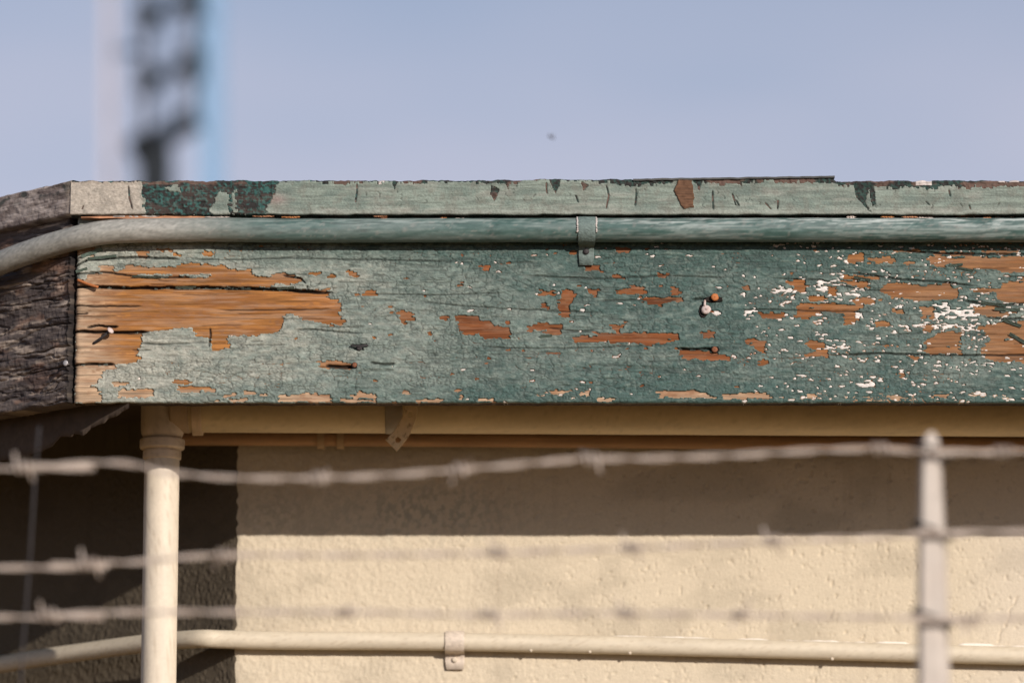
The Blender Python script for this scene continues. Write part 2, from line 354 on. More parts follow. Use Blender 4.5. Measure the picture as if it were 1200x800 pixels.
# ------------------------------------------------------------------ layered, peeling boards
WOODP = [  # outlines of bare patches, in photograph pixels
 [(86,329),(100,327),(103,322),(140,318),(150,312),(205,313),(215,309),(240,309),(258,311),(278,316),(295,316),(297,323),(318,325),(320,320),(345,321),(348,325),(357,327),(350,331),(340,333),(322,331),(318,335),(200,337),(86,336)],
 [(86,337),(150,337),(240,338),(300,338),(340,341),(360,339),(384,339),(384,349),(398,353),(398,368),(404,374),(404,381),(378,379),(360,376),(345,369),(335,367),(330,375),(328,389),(312,391),(300,393),(268,393),(266,400),(270,406),(252,411),(247,405),(247,396),(233,395),(225,386),(205,384),(180,388),(150,390),(86,390)],
 [(86,390),(165,390),(168,400),(163,408),(162,426),(86,427)],
 [(86,427),(133,427),(135,432),(120,436),(118,445),(108,452),(118,460),(120,472),(86,472)],
 rect(140,456,178,465), rect(204,445,222,450), rect(210,453,236,460), rect(240,455,251,459), [(325,464),(345,461),(388,461),(388,471),(325,471)],
 rect(288,458,300,462), rect(262,461,277,465), rect(270,467,290,471), rect(303,461,313,464), rect(132,448,150,453),
 rect(88,290,112,300), rect(118,311,134,320), rect(160,295,173,302), rect(203,297,213,301), [(236,299),(243,294),(250,301)], rect(240,294,246,299),
 rect(186,292,202,295), rect(363,318,375,323), rect(408,318,421,324), rect(427,340,441,347), rect(350,324,356,327), rect(385,323,392,326), rect(415,344,420,347),
 [(532,370),(560,369),(566,377),(578,377),(578,382),(596,384),(600,398),(565,397),(562,391),(545,392),(535,380)],
 [(465,364),(484,365),(484,377),(471,377)], rect(517,371,523,375), rect(592,375,598,379), rect(471,378,476,381),
 [(560,311),(573,309),(573,318),(568,318),(566,313)], rect(537,330,542,336),
 [(617,383),(630,378),(645,377),(646,380),(660,381),(659,392),(644,393),(641,389),(620,388)], rect(632,341,649,346), rect(635,355,643,360),
 [(650,355),(657,349),(657,343),(665,336),(676,345),(667,355),(668,372),(656,371),(656,362)], rect(690,338,700,344), rect(695,344,700,349),
 rect(723,291,740,296), rect(667,294,676,299), [(688,309),(706,313),(700,318),(688,318)], rect(720,321,727,326), rect(770,320,783,325),
 [(723,340),(740,334),(755,336),(755,344),(736,346),(723,344)], rect(785,337,796,346), [(751,348),(800,349),(800,353),(776,354),(776,358),(762,357)],
 rect(716,380,732,384), rect(721,384,728,390),
 [(672,395),(699,394),(699,390),(798,390),(798,397),(781,402),(762,403),(759,408),(752,402),(672,401)],
 [(821,391),(828,387),(837,388),(837,396),(823,396)], [(792,409),(820,410),(840,414),(856,418),(856,422),(801,421),(795,413)],
 [(871,396),(897,399),(897,414),(888,411),(875,400)], rect(890,421,899,428), rect(871,335,880,340), rect(890,366,920,373),
 [(772,458),(815,457),(840,466),(774,467)], [(847,462),(897,459),(909,467),(847,467)], rect(645,457,668,462), [(673,456),(684,460),(691,457),(691,466),(684,464)],
 [(372,424),(400,423),(416,427),(412,432),(376,431)], rect(471,457,480,462), rect(418,459,428,463), rect(413,462,441,466), rect(533,455,539,459), rect(538,464,544,467),
 rect(398,467,440,471), rect(490,467,520,471), rect(560,467,580,471), rect(700,466,720,470),
 [(992,299),(1012,296),(1012,304),(1001,310),(992,307)], rect(1018,302,1046,308), rect(1060,306,1072,310),
 [(1087,306),(1091,300),(1110,302),(1225,300),(1225,316),(1177,320),(1162,314),(1132,316),(1110,309),(1104,314),(1093,312)],
 rect(1048,293,1082,296), rect(1096,296,1140,300), rect(1150,294,1195,297),
 rect(990,323,1030,328), [(984,329),(1012,329),(1020,337),(1007,337)], [(918,328),(944,328),(946,340),(937,345),(928,335)],
 [(1031,340),(1044,331),(1072,333),(1080,336),(1110,332),(1125,342),(1119,351),(1076,352),(1044,349)],
 [(936,355),(1012,357),(1009,361),(1001,364),(1005,374),(994,382),(988,379),(988,366),(966,364),(945,374),(932,372),(932,364)],
 rect(949,347,967,353), rect(999,349,1024,356), rect(971,337,981,347), rect(1048,362,1061,368), rect(1080,359,1095,373),
 [(1140,359),(1174,358),(1185,370),(1162,372),(1144,368)], rect(1144,337,1170,342), [(1170,334),(1200,326),(1225,322),(1225,355),(1170,354)],
 rect(1080,381,1092,389), rect(1026,376,1041,383), [(1084,400),(1099,389),(1127,389),(1125,406),(1127,415),(1084,414)],
 [(1174,377),(1189,375),(1225,378),(1225,426),(1159,423),(1149,411),(1162,396),(1144,383)],
 [(939,400),(967,400),(967,406),(956,408),(971,411),(971,419),(943,417),(956,411)], rect(1065,417,1078,421), rect(1056,436,1060,443),
 rect(1170,344,1200,350), rect(946,462,956,466), rect(1040,464,1055,468), rect(1090,463,1110,466)]
HOLES = [rect(212,321,247,325), [(152,323),(200,320),(200,324),(160,326)], rect(184,300,226,305), [(1148,342),(1170,343),(1170,352),(1140,350)],
 [(1135,318),(1175,322),(1195,320),(1195,326),(1160,330),(1135,326)], rect(178,398,196,402)]
WHITEP = [(1095,355,1146,372,.66), (1060,372,1146,387,.5), (1180,360,1215,372,.4), (1000,380,1060,400,.16), (956,329,1005,347,.52), (905,338,930,344,.8), (871,364,890,370,.8), (876,370,915,378,.45), (950,365,965,380,.5),
 (1140,417,1163,428,.6), (985,365,1012,385,.4), (1010,352,1050,362,.3), (1159,383,1168,394,.8), (1007,443,1024,453,.6), (994,413,1027,427,.33), (966,403,1007,410,.35), (1040,331,1075,345,.1),
 (785,336,800,347,.4), (765,362,793,382,.24), (838,365,844,369,.9), (1020,440,1080,458,.14), (880,300,1010,330,.09), (900,395,985,455,.10), (1108,383,1200,390,.35),
 (1120,440,1200,468,.13), (1030,352,1100,380,.2), (925,377,1000,395,.15), (1160,440,1225,465,.18), (596,353,640,370,.06), (650,352,682,370,.10), (530,292,600,300,.09), (940,345,1010,352,.35),
 (906,350,925,366,.25), (870,425,960,460,.06)]
CHECKS = [ # along-grain splits: points, half width mm, depth mm
 ([(86,336),(150,337),(250,337),(330,339),(372,342),(402,344)],1.5,7), ([(86,388),(120,389),(150,389.5),(178,389)],1.2,6), ([(86,427),(110,426),(136,427)],0.9,5),
 ([(86,358),(120,359),(170,359)],0.45,3), ([(86,368),(104,367)],0.4,3), ([(88,321),(120,319),(170,325),(235,325)],0.6,3), ([(96,306),(130,303),(160,301),(215,304)],0.8,3.5),
 ([(88,312),(104,304),(130,302)],0.8,4), ([(330,322),(352,326),(360,334)],0.7,3), ([(100,384),(115,381),(140,383)],0.8,5), ([(250,363),(330,363),(398,362)],0.3,2),
 ([(340,386),(370,386),(400,389),(430,391)],0.5,1.6), ([(380,428),(400,430),(418,430)],1.7,5), ([(410,404.5),(420,406),(432,404.5)],1.5,4), ([(414,409),(420,408),(427,410)],1.0,3), ([(432,425),(450,427),(464,426)],0.8,2.5), ([(792,409),(830,409),(842,413)],1.0,4.5),
 ([(810,351),(822,350),(845,351)],0.8,4), ([(1050,294),(1110,297),(1160,298),(1225,298)],0.8,3.5), ([(985,318),(1060,328),(1110,331),(1150,336)],0.6,2.5),
 ([(1125,352),(1160,357),(1200,356),(1225,357)],0.8,3.5), ([(960,417),(1030,414),(1090,416),(1225,416)],0.6,3), ([(1150,372),(1180,374),(1225,371)],0.8,3), ([(900,326),(960,328),(1010,340),(1060,341)],0.35,1.6),
 ([(860,363),(900,363),(985,365),(1030,366)],0.35,1.6), ([(640,384),(672,388),(700,387)],0.4,1.6), ([(480,352),(560,360),(640,364),(720,367)],0.3,1.3), ([(420,344),(520,346),(600,343)],0.3,1.2),
 ([(540,404),(600,408),(680,408),(790,404)],0.3,1.2), ([(700,352),(760,352),(800,351)],0.4,1.6), ([(200,302),(260,305),(330,303),(470,305),(560,308)],0.35,1.4), ([(600,322),(700,327),(780,323),(870,326)],0.4,1.5)]
VCR = [([(246,383),(247,392),(245,408)],0.7,2.5), ([(360,334),(361,344)],0.6,2)]

def polyline_depth(px, py, pts, w, dep, seed):
    x = np.array([p[0] for p in pts], float); y = np.array([p[1] for p in pts], float)
    m = (px > x[0]) & (px < x[-1]); yc = np.interp(px, x, y) + 1.6*(fbm(px/14, px*0+seed*3.7, 60, 3)-0.5)
    t = np.clip((px-x[0])/(x[-1]-x[0]), 0, 1)
    open_l = 1.0 if x[0] < 90 else 0.0; open_r = 1.0 if x[-1] > 1220 else 0.0
    prof = np.minimum(np.where(open_l > 0, 1, sstep(0, .15, t)), np.where(open_r > 0, 1, sstep(0, .15, 1-t)))
    ww = w*(0.35+0.65*prof)*(0.7+0.6*vnoise(px/9, px*0+seed, 61)) + 0.35
    return np.where(m, dep*np.clip(1.35*(1-np.abs(py-yc)/(ww+0.45)), 0, 1)*prof, 0)

def front_fascia():
    cell = 0.85
    zs = np.arange(ZB, ZC0+0.012, cell/1000)[::-1]
    xs = np.concatenate([np.arange(XC, at(1212, 400, 0).x, cell/1000), np.linspace(at(1213, 400, 0).x, 3.5, 420)])
    X, Z = np.meshgrid(xs, zs); px, py = proj(X, 0.0, Z)
    rs = np.random.RandomState(5)
    out = px > 1214
    # wood
    warp = 3.0*(fbm(px/60, py/30, 70, 2)-0.5)
    g1 = fbm(px/70, (py+warp)/2.3, 71, 3); g2 = fbm(px/22, (py+warp)/1.5, 72, 2)
    Hw = 0.55*(g1-0.5) + 0.3*(g2-0.5) + 1.0*(fbm(px/160, py/18, 73, 2)-0.5)
    chk = np.zeros(px.shape)
    for k, (pts, w, d) in enumerate(CHECKS): chk = np.maximum(chk, polyline_depth(px, py, pts, w, d, k))
    for k, (pts, w, d) in enumerate(VCR): chk = np.maximum(chk, polyline_depth(py, px, [(b, a) for a, b in pts], w, d, k+90))
    for k in range(34):                                     # small splits in the bare wood
        x0 = rs.uniform(88, 380) if k < 20 else rs.uniform(930, 1190); y0 = rs.uniform(312, 425); ln = rs.uniform(15, 70)
        chk = np.maximum(chk, polyline_depth(px, py, [(x0, y0), (x0+ln/2, y0+rs.uniform(-1, 1)), (x0+ln, y0)], 0.15, 1.2, 200+k)*0.9)
    # fine cells decide which chips are gone
    e1, k1, cx, cy = voronoi((px+2.5*(fbm(px/8, py/5, 75, 2)-.5))/4.6, (py+1.2*(fbm(px/9, py/4, 76, 2)-.5))/2.1, 77)
    cxp, cyp = cx*4.6, cy*2.1
    state = np.zeros(px.shape, np.int8)
    wx = cxp + 2.5*(fbm(cxp/11, cyp/6, 78, 2)-.5); wy = cyp + 1.6*(fbm(cxp/13, cyp/7, 79, 2)-.5)
    wood = np.zeros(px.shape, bool); near = np.zeros(px.shape, bool)
    ox = (k1*37 % 1-.5)*11; oy = (k1*91 % 1-.5)*6
    for p in WOODP:
        wood |= inpoly(wx, wy, p)
        if max(q[0] for q in p) > 900: near |= inpoly(wx+ox, wy+oy, p)
    for p in HOLES: wood &= ~inpoly(wx, wy, p)
    wood &= ~((k1 > 0.985) & ~(wx < 400))
    # stray small losses and wear off the frame
    stray = (k1 > 0.9965) & (px > 150); wood |= stray
    wood |= out & (fbm(wx/60, wy/9, 81, 3) > 0.60)
    white = near & (k1*53 % 1 < 0.28) & (px > 880)
    e2, k2, c2x, c2y = voronoi((px+3*(fbm(px/5, py/3, 821, 2)-.5))/5.6, (py+1.4*(fbm(px/6, py/3, 822, 2)-.5))/2.1, 82, 1.0); c2x, c2y = c2x*5.6, c2y*2.1
    cl = vnoise(c2x/24, c2y/3.2, 83)
    for (a, b, c, d, pr) in WHITEP:
        inside = (c2x > a) & (c2x < c) & (c2y > b) & (c2y < d)
        white |= inside & ((k2*0.4+cl*0.6) < pr*0.95*(0.62+0.2*pr) + 0.06)
    e3, k3, c3x, c3y = voronoi(px/3.0, py/1.8, 823)
    white |= (k3 < np.interp(px, [0, 700, 860, 930, 1150, 1300], [0, .002, .006, .030, .036, .03])*np.where(py > 425, .55, 1)*(.1+2.2*sstep(.35,.65,fbm(c3x*3.0/30, c3y*1.8/12, 824, 2))))
    dens = np.interp(px, [0, 520, 600, 860, 900, 1200, 1300], [0, 0, .004, .005, .022, .024, .02])*(.3+1.6*vnoise(px/30, py/15, 830))
    white |= (k2 < dens)
    white |= out & (fbm(c2x/50, c2y/9, 84, 3) > 0.58) & (k2 < 0.5)
    state[white] = 1; state[wood & ~(white & (px > 1060) & (k2 < .0))] = 2
    sel = white & wood & (cl < 0.25) & (k2 < .3) & (px > 1000); state[sel] = 1
    paint = state == 0; under = state <= 1
    # cracks of the paint film
    eL, kL, _, _ = voronoi((px+6*(fbm(px/20, py/10, 85, 2)-.5))/15.0, (py+3*(fbm(px/17, py/8, 86, 2)-.5))/5.6, 87)
    eM, kM, _, _ = voronoi((px+4*(fbm(px/9, py/6, 88, 2)-.5))/6.6, (py+2*(fbm(px/8, py/5, 89, 2)-.5))/3.0, 90)
    amtL = sstep(0.40, 0.62, fbm(px/45, py/16, 91, 3)); amtM = sstep(0.40, 0.66, fbm(px/30+5, py/14, 92, 3))
    leftish = np.interp(px, [88, 400, 560, 800, 1200], [1, .95, .9, .85, .9])
    crL = np.clip(1-eL*15.0/1.9, 0, 1)*amtL*(0.25+0.6*leftish); crM = np.clip(1-eM*6.6/1.7, 0, 1)*amtM*(0.22+0.45*leftish)
    hair = .8*sstep(0.60, 0.66, fbm((px+8*(fbm(px/40, py/9, 93, 2)-.5))/34, py/1.5, 94, 2))*sstep(.45, .6, fbm(px/60, py/9, 95, 2))
    crack = np.clip(np.maximum(np.maximum(crL, crM*0.9), hair*0.55), 0, 1)
    m = blur(paint.astype(float), 3); lift = np.clip(1-m, 0, 1)*paint
    Hp = 0.35*Hw + np.interp(px, [88, 860, 900], [1.0, 1.0, .8]) + 1.3*lift*(0.1+1.3*fbm(px/12, py/6, 96, 2)) + 0.45*(fbm(px/6, py/3, 97, 3)-.5) + 0.35*(kM-.5) - 1.3*crack
    # thick old drip ridge at (430-465, 432)
    Hp += 1.5*np.exp(-((py-431.5)/2.2)**2)*sstep(415, 430, px)*sstep(466, 460, px)
    # second coat's own level differences (older lower coat under newer)
    lvl = sstep(.5, .53, fbm(px/40, py/8, 98, 3)); Hp += 0.5*lvl
    Hu = 0.35*Hw + 0.42 + 0.2*(fbm(px/5, py/2.5, 99, 2)-.5) - 0.5*np.clip(1-e2*3.3/1.0, 0, 1)
    rim = np.clip(1-e1*4.6/1.2, 0, 1)
    Hw_ = Hw - chk; Hp = Hp - chk*1.0; Hu = Hu - chk
    # worn edges: bottom arris and the mitred left end
    dB = (Z-ZB)*1000; dL = (X-XC)*1000; r = 4.0
    back = np.zeros(px.shape)
    for dd, rr in ((dB, 3.0), (dL, 4.0+4*vnoise(py/12, py*0, 101))):
        q = np.clip(1-dd/rr, 0, 1); back += rr*(1-np.sqrt(np.clip(1-q*q, 0, 1)))
    endrag = 2.2*(fbm(py/5, py*0+3, 102, 3)-.5)*np.exp(-dL/12)
    botrag = 1.6*(fbm(px/14, px*0+1, 103, 3)-.5)*np.exp(-dB/5)
    def place(H):
        P = np.stack([X + endrag/1000, (back-H)/1000, Z + botrag/1000], -1)
        # wrap the underside and the left end
        ext = []
        for bk in (6, 24):
            rw = P[-1:].copy(); rw[..., 1] = bk/1000; rw[..., 2] += 0.0006; ext.append(rw)
        P2 = np.concatenate([P]+ext, 0)
        lc = P2[:, :1].copy(); lc[..., 1] = np.maximum(lc[..., 1], 0.022); lc[..., 0] += 0.0005
        return np.concatenate([lc, P2], 1)
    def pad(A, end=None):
        q1 = A[-1:] if end is None else A[-1:]*.3; A = np.concatenate([A, q1, q1], 0); f = A[:, :1] if end is None else A[:, :1]*end  # underside rows and left end darkened, shade put into the pigment
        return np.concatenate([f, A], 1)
    # pigments
    streak = fbm(px/55, (py+warp)/1.9, 110, 4); blot = fbm(px/38, py/14, 111, 3)
    wl_ = np.array([0.305, 0.132, 0.035]); wpale = np.array([0.44, 0.315, 0.205]); wdeep = np.array([0.150, 0.043, 0.014]); wtan = np.array([0.225, 0.115, 0.053])
    deep = np.interp(px, [88, 330, 420, 520, 860, 950, 1050, 1200], [0.05, .12, .4, .85, .85, .45, .2, .15])
    Cw = lerp3(np.broadcast_to(wl_, px.shape+(3,)), wdeep, np.clip(deep, 0, 1))
    tan = sstep(940, 1100, px)*0.8; Cw = Cw*(1-tan[..., None]) + wtan*tan[..., None]
    pale = np.clip(sstep(150, 92, px) + sstep(405, 440, py)*sstep(170, 120, px) + 0.9*sstep(452, 462, py) + 0.5*sstep(330, 300, py)*sstep(240, 100, px), 0, 1)
    pale = np.clip(pale*(0.6+0.7*blot), 0, 1); Cw = Cw*(1-pale[..., None]) + wpale*pale[..., None]
    fg = fbm(px/90, (py+warp)/1.3, 1100, 3); Cw = Cw*(0.72+0.52*sstep(0.25, 0.75, streak))[..., None]*(1-.34*sstep(.56, .70, fg))[..., None]
    bro = sstep(.42, .66, blot)*sstep(.25, .6, streak)*0.62; Cw = Cw*(1-bro[..., None]) + np.array([.185, .072, .022])*bro[..., None]
    knot = np.exp(-((px-250)/26)**2-((py-352)/9)**2)*.5 + np.exp(-((px-1055)/14)**2-((py-342)/6)**2)*.4; Cw = Cw*(1-knot[..., None]) + np.array([.15, .055, .018])*knot[..., None]
    rust = sstep(.5, .62, fbm(px/30, py/7, 1130, 3))*sstep(.4, .6, fbm(px/5, py/2, 1131, 2))*.55; Cw = Cw*(1-rust[..., None]) + np.array([.20, .095, .045])*rust[..., None]
    silver = sstep(.48, .66, fbm(px/45, py/2.6, 112, 4))*0.28*np.where(px < 420, 1, .45); Cw = Cw*(1-silver[..., None]) + np.array([.37, .26, .18])*silver[..., None]
    dirt_shade = np.clip(chk/2, 0, 1)*0.9; Cw = Cw*(1-dirt_shade[..., None]) + np.array([.02, .015, .012])*dirt_shade[..., None]  # dirt in the splits, deepened to paint in their shade
    rimd = rim*(blur(paint.astype(float), 2) > .3)*0.3; Cw = Cw*(1-rimd[..., None])
    fade = np.interp(px, [88, 180, 300, 400, 500, 600, 720, 850, 1000, 1200], [.95, .86, .66, .54, .38, .20, .06, .0, .14, .22])
    fade = fade + 0.5*(fbm(px/70, py/26, 120, 3)-.5) + 0.45*(fbm(px/7, py/4, 121, 3)-.5) + 0.18*(fbm(px/16, py/3, 122, 3)-.5)
    fade = fade - 0.22*sstep(438, 466, py)*sstep(200, 330, px) - 0.30*sstep(318, 292, py)*sstep(180, 330, px) + .12*np.exp(-((py-390)/40)**2)
    fade = np.clip(fade, 0, 1)
    Cp = lerp3(np.broadcast_to(np.array([0.034, 0.072, 0.062]), px.shape+(3,)), (0.150, 0.180, 0.153), np.clip(fade*1.7+.08, 0, 1))
    g = np.clip((fade-0.55)*2.2, 0, 1)*0.8; Cp = Cp*(1-g[..., None]) + np.array([.34, .33, .27])*g[..., None]
    Cp = Cp*(0.84+0.34*kM)[..., None]*(0.90+0.2*kL)[..., None]
    worn = sstep(.60, .76, fbm(px/7, py/3, 123, 3))*0.22; Cp = Cp*(1-worn[..., None]) + np.array([.30, .35, .29])*worn[..., None]
    dk = np.clip(crack*1.1 + np.clip(chk/1.5, 0, 1), 0, 1)*0.82; Cp = Cp*(1-dk[..., None]) + np.array([.016, .022, .018])*dk[..., None]  # film cracks coloured near-black, dirt together with painted-in shade
    # darker run below the saddle clip
    run = np.exp(-((px-690)/20)**2)*np.exp(-np.abs(py-322)/10)*0.5 + np.exp(-((px-711)/3)**2)*sstep(330, 342, py)*sstep(378, 360, py)*0.4
    Cp = Cp*(1-run[..., None]) + np.array([.03, .045, .038])*run[..., None]
    Cu = np.broadcast_to(np.array([.72, .67, .61]), px.shape+(3,))*(0.72+0.4*fbm(px/4, py/2, 124, 2))[..., None]*(0.85+0.2*k2)[..., None]
    side = px < 870; Cu = np.where((side & (py > 280))[..., None], Cu*0.97, Cu)
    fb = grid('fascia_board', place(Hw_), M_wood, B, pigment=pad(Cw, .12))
    fb['label'] = 'long front fascia board with bare orange wood patches'
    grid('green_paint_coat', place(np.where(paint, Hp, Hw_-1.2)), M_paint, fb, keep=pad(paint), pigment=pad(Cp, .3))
    wv = (state == 1)
    # remnants of the white undercoat
    grid('white_undercoat', place(np.where(wv, Hu, Hw_-0.9)), M_under, fb, keep=pad(wv), pigment=pad(Cu))
    return fb
FB = front_fascia()

def cap_front():
    cell = 0.85; y0 = -0.016
    zs = np.arange(at(600, 251.5, y0).z, ZC1, cell/1000)[::-1]
    xa = XC - 0.0062
    xs = np.concatenate([np.arange(xa, at(1212, 230, y0).x, cell/1000), np.linspace(at(1213, 230, y0).x, 3.5, 400)])
    X, Z = np.meshgrid(xs, zs); px, py = proj(X, y0, Z)
    t = (Z-zs[-1])/(zs[0]-zs[-1])                             # 0 bottom, 1 top
    Hb = 0.7*(fbm(px/30, py/3, 130, 3)-.5) + 0.8*(fbm(px/6, py/5, 131, 3)-.5)
    e1, k1, cx, cy = voronoi((px+3*(fbm(px/7, py/5, 132, 2)-.5))/3.4, py/3.0, 133); cx, cy = cx*3.4, cy*3.0
    gone = np.zeros(px.shape, bool)
    polys = [[(165,205),(170,252),(250,253),(262,240),(270,252),(310,252),(320,230),(330,205)],
             rect(150,205,170,213)]
    for p in polys: gone |= inpoly(cx, cy, p)
    gone &= ~(inpoly(cx, cy, [(190,219),(208,216),(213,226),(198,226)]) | inpoly(cx, cy, [(256,224),(268,226),(268,251),(244,251),(252,232)]) | (inpoly(cx, cy, rect(272,222,277,250))))
    band = np.interp(px, [88, 330, 420, 440, 470, 545, 560, 600, 660, 700, 740, 800, 830, 900, 980, 1000, 1060, 1100, 1150, 1200, 1300],
                     [1.2, 1.5, 1.5, 3, 1.5, 2.5, 5, 4, 2, 3, 5, 2, 4, 4, 3, 5, 7, 6, 5, 6, 5]) *np.interp(px, [600, 800, 1000], [1, 1.3, 1.7]) + 5*(fbm(px/9, px*0, 134, 2)-.5) + 5*(fbm(px/50, px*0, 1340, 2)-.5)
    tops = np.interp(px, [88, 1200], [212, 210]); gone |= (cy-tops) < band
    tri = [[(458,208),(468,208),(462,222)], [(548,210),(570,216),(600,211)], [(575,217),(586,222),(579,236),(575,228)], [(592,210),(598,210),(595,224)], [(643,210),(658,210),(651,227)],
           [(1000,212),(1012,216),(1024,216),(1026,240),(1022,242),(1018,222),(1014,238),(1021,250),(1011,240),(1004,232),(1001,220)], [(1128,213),(1140,213),(1136,223)], [(816,213),(822,213),(819,224)],
           [(680,213),(690,218),(684,224)], rect(1072,208,1092,216)]
    for p in tri: gone |= inpoly(px+1.5*(k1-.5), py, p)
    brown = inpoly(px+2*(fbm(px/4, py/4, 135, 2)-.5), py+2*(fbm(px/4, py/4, 136, 2)-.5), [(790,224),(795,212),(811,212),(813,232),(813,243),(802,245),(797,241),(793,230)])
    film = ~gone
    cr = np.zeros(px.shape)
    for k, pts in enumerate([[(150,216),(151,232),(156,247)], [(710,216),(713,230),(710,246)], [(745,220),(745,232),(744,243)], [(858,226),(862,240),(866,243)], [(896,237),(904,246)], [(912,234),(911,246)], [(674,228),(678,238)],
                            [(418,214),(418,226),(416,239)], [(835,222),(836,247)], [(862,234),(866,242)], [(98,241),(96,246)], [(640,214),(641,228)], [(1112,222),(1114,231)], [(1135,240),(1137,246)], [(1085,236),(1090,241)]]):
        cr = np.maximum(cr, polyline_depth(py, px, [(b, a) for a, b in pts], 0.45, 1.8, k+300))
    rs = np.random.RandomState(8)
    for k in range(46):
        x0 = rs.uniform(420, 1190); y0_ = rs.uniform(216, 240); ln = rs.uniform(2, 6)
        cr = np.maximum(cr, polyline_depth(py, px, [(y0_, x0), (y0_+ln/2, x0+rs.uniform(-4, 4)), (y0_+ln, x0+rs.uniform(-4, 4))], 0.05, 0.9, 400+k))
    eM, kM, _, _ = voronoi(px/9, py/5, 137)
    m = blur(film.astype(float), 2); lift = np.clip(1-m, 0, 1)
    streak = fbm(px/28, py/1.7, 138, 3)
    Hf = 0.9 + 0.25*Hb + 0.5*lift + 0.5*(streak-.5) + 0.7*(fbm(px/11, py/6, 139, 3)-.5) - cr
    # membrane scab
    mott = fbm(px/4.0, py/3.5, 140, 4)
    Hb2 = Hb*.6 + 1.1*sstep(.45, .6, mott)*(~film)
    Hb2 = np.where(brown, 2.2+0.9*mott+Hb, Hb2); Hf = np.where(brown, -2, Hf); film &= ~brown
    back = np.zeros(px.shape); dB = (Z-zs[-1])*1000; dT = (zs[0]-Z)*1000
    for dd, rr in ((dB, 1.8), (dT, 2.5)):
        q = np.clip(1-dd/rr, 0, 1); back += rr*(1-np.sqrt(np.clip(1-q*q, 0, 1)))
    rag = np.exp(-dT/4)*(3.0*(fbm(px/9, px*0, 141, 3)-.5) + np.interp(px, [88, 600, 650, 745, 760, 860, 975, 980, 1200], [0, .5, 2, 2, 2.5, 3.5, 4.5, 0, 0]))
    ragb = np.exp(-dB/4)*(1.8*(fbm(px/20, px*0+2, 142, 3)-.5))
    def place(H):
        P = np.stack([X - back*0/1000, y0+(back-H)/1000, Z+(rag+ragb)/1000], -1)
        top = P[:1].copy(); top[..., 1] = 0.08; top[..., 2] += 0.001
        bot = P[-1:].copy(); bot[..., 1] = 0.03
        return np.concatenate([top, P, bot], 0)
    pad = lambda A: np.concatenate([A[:1], A, A[-1:]], 0)
    tl = sstep(.42, .58, fbm(px/2.6, py/2.2, 143, 3))
    Cb = lerp3(np.broadcast_to(np.array([.028, .026, .024]), px.shape+(3,)), (.034, .090, .080), tl*sstep(.3, .5, mott)*(px < 420))
    gb = (px > 420)*tl*0.8; Cb = Cb*(1-gb[..., None]) + np.array([.03, .06, .05])*gb[..., None]
    br = sstep(.46, .6, fbm(px/22, py/8, 144, 3))*0.8; br = np.where((px > 165) & (px < 320) & (py > 216), br*.25, br)
    Cb = Cb*(1-br[..., None]) + np.array([.13, .080, .062])*br[..., None]
    Cb = np.where(brown[..., None], np.array([.115, .062, .036])*(0.6+0.8*mott)[..., None], Cb)
    wh = inpoly(px, py, rect(1073,208,1092,217)) | inpoly(px, py, rect(444,212,455,216)) | (inpoly(px, py, rect(1170,205,1200,214)) & (mott > .5)); Cb = np.where(wh[..., None], np.array([.5, .44, .4]), Cb)
    Cf = np.broadcast_to(np.array([.160, .192, .158]), px.shape+(3,))*(0.75+0.5*sstep(.25, .75, streak))[..., None]
    lt = sstep(240, 250, py)*0.45 + sstep(.55, .8, fbm(px/30, py/6, 145, 3))*0.4
    Cf = Cf*(1-lt[..., None]) + np.array([.29, .29, .245])*lt[..., None]
    dkg = sstep(.5, .75, fbm(px/26, py/9, 146, 3))*0.45; Cf = Cf*(1-dkg[..., None]) + np.array([.09, .13, .11])*dkg[..., None]
    cream = sstep(175, 160, px + 6*(fbm(px/5, py/5, 147, 2)-.5)); Cc = np.array([.34, .30, .245])*(0.7+0.6*fbm(px/3, py/3, 148, 3))[..., None]
    Cf = Cf*(1-cream[..., None]) + Cc*cream[..., None]
    tp = sstep(218, 211, py)*sstep(300, 90, px)*0.6; Cf = Cf*(1-tp[..., None]) + np.array([.2, .15, .11])*tp[..., None]
    pk = np.exp(-((px-322)/14)**2-((py-234)/6)**2)*.8; Cf = Cf*(1-pk[..., None]) + np.array([.24, .17, .15])*pk[..., None]
    gr = sstep(.52, .7, fbm(px/7, py/9, 1480, 4))*.35; Cf = Cf*(1-gr[..., None]) + np.array([.13, .12, .095])*gr[..., None]
    d = np.clip(cr/1.2, 0, 1)*.9; Cf = Cf*(1-d[..., None]) + np.array([.015, .018, .016])*d[..., None]
    cb = grid('capping_board', place(Hb2), M_grey, B, pigment=pad(Cb)); cb['label'] = 'front capping board with dark tar patches along its top'
    grid('sage_paint_coat', place(np.where(film, Hf, Hb2-1.0)), M_paint, cb, keep=pad(film), pigment=pad(Cf))
    # lifted strip of felt along the top edge
    xx = np.linspace(at(742, 208, y0).x, at(978, 208, y0).x, 200); w = np.linspace(0, 1, 5)
    A, Bq = np.meshgrid(xx, w); zz = zs[0] + 0.0016 + 0.0036*np.clip((A-xx[0])/(xx[-1]-xx[0]), 0, 1) + 0.0012*(fbm(A*90, Bq*0, 150, 3)-.5)
    Pn = np.stack([A, y0-0.003+Bq*0.09, zz], -1); Pb = Pn[::-1].copy(); Pb[..., 2] -= 0.0022
    fr = np.concatenate([Pb, Pn, Pb[:1]], 0)
    grid('roofing_felt', fr, M_roof, cb, smooth=False)
    return cb
CB = cap_front()

